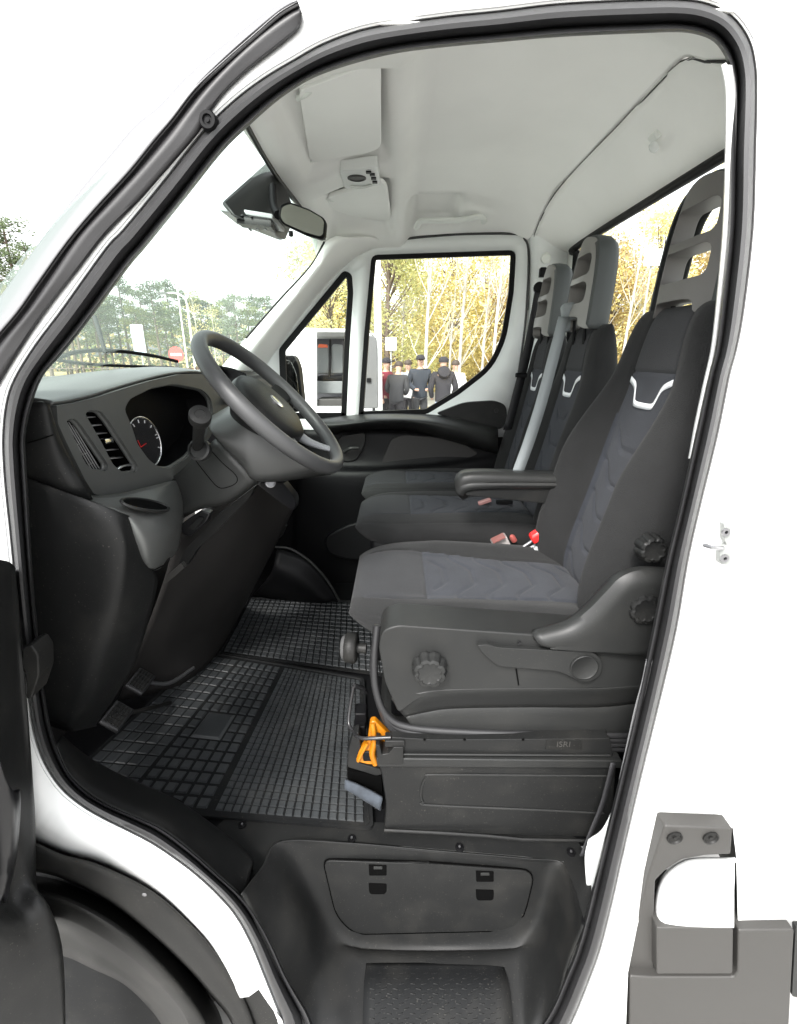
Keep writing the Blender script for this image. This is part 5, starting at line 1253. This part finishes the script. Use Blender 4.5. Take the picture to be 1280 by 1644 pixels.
def lamp(px, D, h, label, arm=-1):
    t, x, y = pole('street_lamp', label, 'street lamp', px, D, h, .07, bpy.data.materials['sign_white'])
    b = MB(); b.tube(spline([(x, y, h-.1), (x+arm*.1, y, h+.35), (x+arm*.6, y, h+.6), (x+arm*1.1, y, h+.6)], 5), .045, 8); b.build('lamp_arm', swh, t)
    b = MB(); b.box((x+arm*1.3, y, h+.58), (.6, .22, .1), ch=.03); b.build('lamp_head', greybr, t)
lamp(311, 30, 4.6, 'curved street lamp with a single arm beyond the windscreen', -1)
lamp(16, 24, 5.1, 'curved street lamp with a single arm left of the front pillar', -1)
pole('flag_mast', 'thin straight white pole beside the curved street lamp', 'mast', 299, 28, 5.4, .05)
# low fence at the far side of the road
fn_ = thing('roadside_fence', 'low dark mesh fence running along the far side of the road', 'fence', (gx_(150, 25), 24, 0))
b = MB()
for z in (.35, .75, 1.15): b.tube([(-24, 24.5, z), (-8.5, 24.5, z)], .025, 6)
b.build('rail', barkd, fn_)
for i in range(9):
    b = MB(); b.tube([(-24+i*1.95, 24.5, 0), (-24+i*1.95, 24.5, 1.25)], .04, 6); b.build('fence_post', greybr, fn_)
# ---- people
skin = mat('skin', (.55, .34, .25), .6); hairm = mat('hair', (.05, .035, .025), .7)
def skinmesh(name, pts, edges, m_, parent, root=0, sub=2):
    me = bpy.data.meshes.new(name); c = sum((Vector(p[0]) for p in pts), Vector())/len(pts)
    me.from_pydata([Vector(p[0])-c for p in pts], edges, []); me.update()
    o = bpy.data.objects.new(name, me); link(o, parent); o.location = c-(WL[parent] if parent is not None else Vector()); WL[o] = c
    o.modifiers.new('s', 'SKIN'); sv = me.skin_vertices[0].data
    for i, p in enumerate(pts):
        r = p[1]; sv[i].radius = r if isinstance(r, tuple) else (r, r)
    sv[root].use_root = True
    u = o.modifiers.new('u', 'SUBSURF'); u.levels = sub; u.render_levels = sub
    bpy.context.view_layer.update()
    em = bpy.data.meshes.new_from_object(o.evaluated_get(bpy.context.evaluated_depsgraph_get()))
    o.modifiers.clear(); o.data = em; em.name = name; em.materials.clear(); em.materials.append(m_)
    em.polygons.foreach_set('use_smooth', [True]*len(em.polygons)); return o
def person(label, px, D, rz, h, jac, tro, cap=None, hood=False, bend=0, arms='down', bag=None):
    x0 = gx_(px, D); y0 = D-.75; t = thing('person', label, 'person', (x0, y0, 0)); k = h/1.75
    R = Matrix.Rotation(rz, 3, 'Z')
    def T(x, y, z):
        if z > .95 and bend:
            dz = z-.95; y2 = y-dz*math.sin(bend); z = .95+dz*math.cos(bend); y = y2
        q = R @ Vector((x, y, z)); return Vector((x0, y0, 0))+q*k
    # faces -Y locally
    def arm(s):
        if arms == 'down': return [T(s*.19, 0, 1.42), T(s*.25, .02, 1.14), T(s*.24, -.06, .90), T(s*.235, -.08, .80)]
        if arms == 'front': return [T(s*.19, 0, 1.42), T(s*.25, .0, 1.16), T(s*.14, -.20, 1.05), T(s*.07, -.25, 1.05)]
        return [T(s*.19, 0, 1.42), T(s*.27, .03, 1.15), T(s*.22, -.08, .95), T(s*.20, -.11, .9)]
    L, Rr = arm(-1), arm(1)
    pts = [(T(0, 0, .95), (.11*k, .07*k)), (T(0, 0, 1.15), (.12*k, .085*k)), (T(0, 0, 1.38), (.16*k, .10*k)), (T(0, -.01, 1.50), .055*k), (T(0, -.02, 1.56), .055*k), (T(0, -.03, 1.62), (.078*k, .092*k)), (T(0, -.025, 1.70), (.075*k, .088*k)), (T(0, -.02, 1.755), .045*k)]
    e = [(i, i+1) for i in range(7)]
    for A in (L, Rr):
        b0 = len(pts); pts += [(A[0], .055*k), (A[1], .04*k), (A[2], .03*k), (A[3], .035*k)]; e += [(2, b0), (b0, b0+1), (b0+1, b0+2), (b0+2, b0+3)]
    for s in (-1, 1):
        b0 = len(pts); pts += [(T(s*.09, 0, .88), .085*k), (T(s*.10, -.01, .48), .055*k), (T(s*.10, .02, .09), .04*k), (T(s*.11, -.12, .04), .04*k)]; e += [(0, b0), (b0, b0+1), (b0+1, b0+2), (b0+2, b0+3)]
    body = skinmesh('body', pts, e, skin, t)
    pj = [(T(0, 0, .80), (.17*k, .12*k)), (T(0, 0, .92), (.18*k, .135*k)), (T(0, 0, 1.12), (.175*k, .13*k)), (T(0, 0, 1.36), (.19*k, .125*k)), (T(0, .0, 1.48), (.095*k, .085*k))]; ej = [(0, 1), (1, 2), (2, 3), (3, 4)]
    for A in (L, Rr):
        b0 = len(pj); A2 = A[2]*.9+A[3]*.1
        pj += [(A[0], .082*k), (A[1], .066*k), (A2, .05*k)]; ej += [(3, b0), (b0, b0+1), (b0+1, b0+2)]
    skinmesh('jacket', pj, ej, jac, t)
    pt = [(T(0, 0, .98), (.15*k, .105*k))]; et = []
    for s in (-1, 1):
        b0 = len(pt); pt += [(T(s*.09, 0, .80), .105*k), (T(s*.10, -.01, .47), .078*k), (T(s*.10, .02, .10), .062*k)]; et += [(0, b0), (b0, b0+1), (b0+1, b0+2)]
    skinmesh('trousers', pt, et, tro, t)
    for s in (-1, 1):
        b = MB(); b.box(T(s*.105, -.06, .045), (.095*k, .27*k, .09*k), R, ch=.02); b.build('shoe', black, t, bevel=.015)
    hm = cap if cap else hairm
    hc = T(0, -.025, 1.70)
    b = MB(); b.lathe(hc+Vector((0, 0, -.01)), T(0, 0, 2.0)-T(0, 0, 1.0), [(.098*k, -.02), (.102*k, .01), (.092*k, .05), (.06*k, .085), (0, .095)], 20)
    if cap: b.box(T(0, -.14, 1.70), (.15*k, .11*k, .015), R, ch=.003)
    b.build('cap' if cap else 'hair', hm, t)
    for s in (-1, 1):
        b = MB(); b.box(T(s*.03, -.115, 1.665), (.018, .008, .01), R); b.build('eye', black, body)
    b = MB(); b.tube([T(0, -.112, 1.66), T(0, -.14, 1.63)], [.008, .014], 8); b.build('nose', skin, body)
    if hood:
        b = MB(); b.lathe(T(0, .07, 1.47), T(0, .3, 1.6)-T(0, .07, 1.47), [(.12*k, -.05), (.14*k, 0), (.12*k, .05), (.05, .07), (0, .07)], 20); b.build('hood', jac, t)
    return t
jk = lambda n, c: mat(n, c, .85, bump=.3, scale=60)
cg = jk('cloth_charcoal', (.035, .035, .038)); cn = jk('cloth_navy', (.028, .034, .045)); cb_ = jk('cloth_black', (.022, .02, .024)); cr_d = jk('cloth_maroon', (.22, .03, .05)); cj = jk('cloth_pale_jeans', (.35, .45, .6)); cw_ = jk('cloth_white', (.7, .7, .7)); cgr = jk('cloth_grey', (.22, .23, .25)); cbr = jk('cloth_black_red', (.035, .028, .03))
person('person in a puffy charcoal jacket and black trousers bending away from us', 636, 10.4, radians(160), 1.66, cg, cb_, None, bend=.22, arms='front')
person('person in a navy jacket and dark cap facing the others', 675, 11.0, radians(10), 1.78, cn, cg, cb_, arms='front')
person('person in a black hooded jacket, black cap and pale jeans with their back turned', 713, 10.2, radians(185), 1.74, cb_, cj, cb_, hood=True, arms='mid')
person('person in a maroon jacket and dark cap half hidden by the white mast', 619, 10.8, radians(60), 1.72, cr_d, cb_, cb_)
person('person in a grey top holding something white between two others', 656, 11.8, radians(-20), 1.66, cgr, cb_, None, arms='front')
person('person in a white coat standing behind the one in the black hooded jacket', 733, 11.4, radians(-30), 1.66, cw_, cg, None)
b = MB(); c = at(655, 628, 11.4); b.box(c, (.22, .03, .30), Matrix.Rotation(.2, 3, 'Y')); tag(b.build('carrier_bag', cw_, None, bevel=.01), 'white bag held in front of the person in the grey top', 'bag')
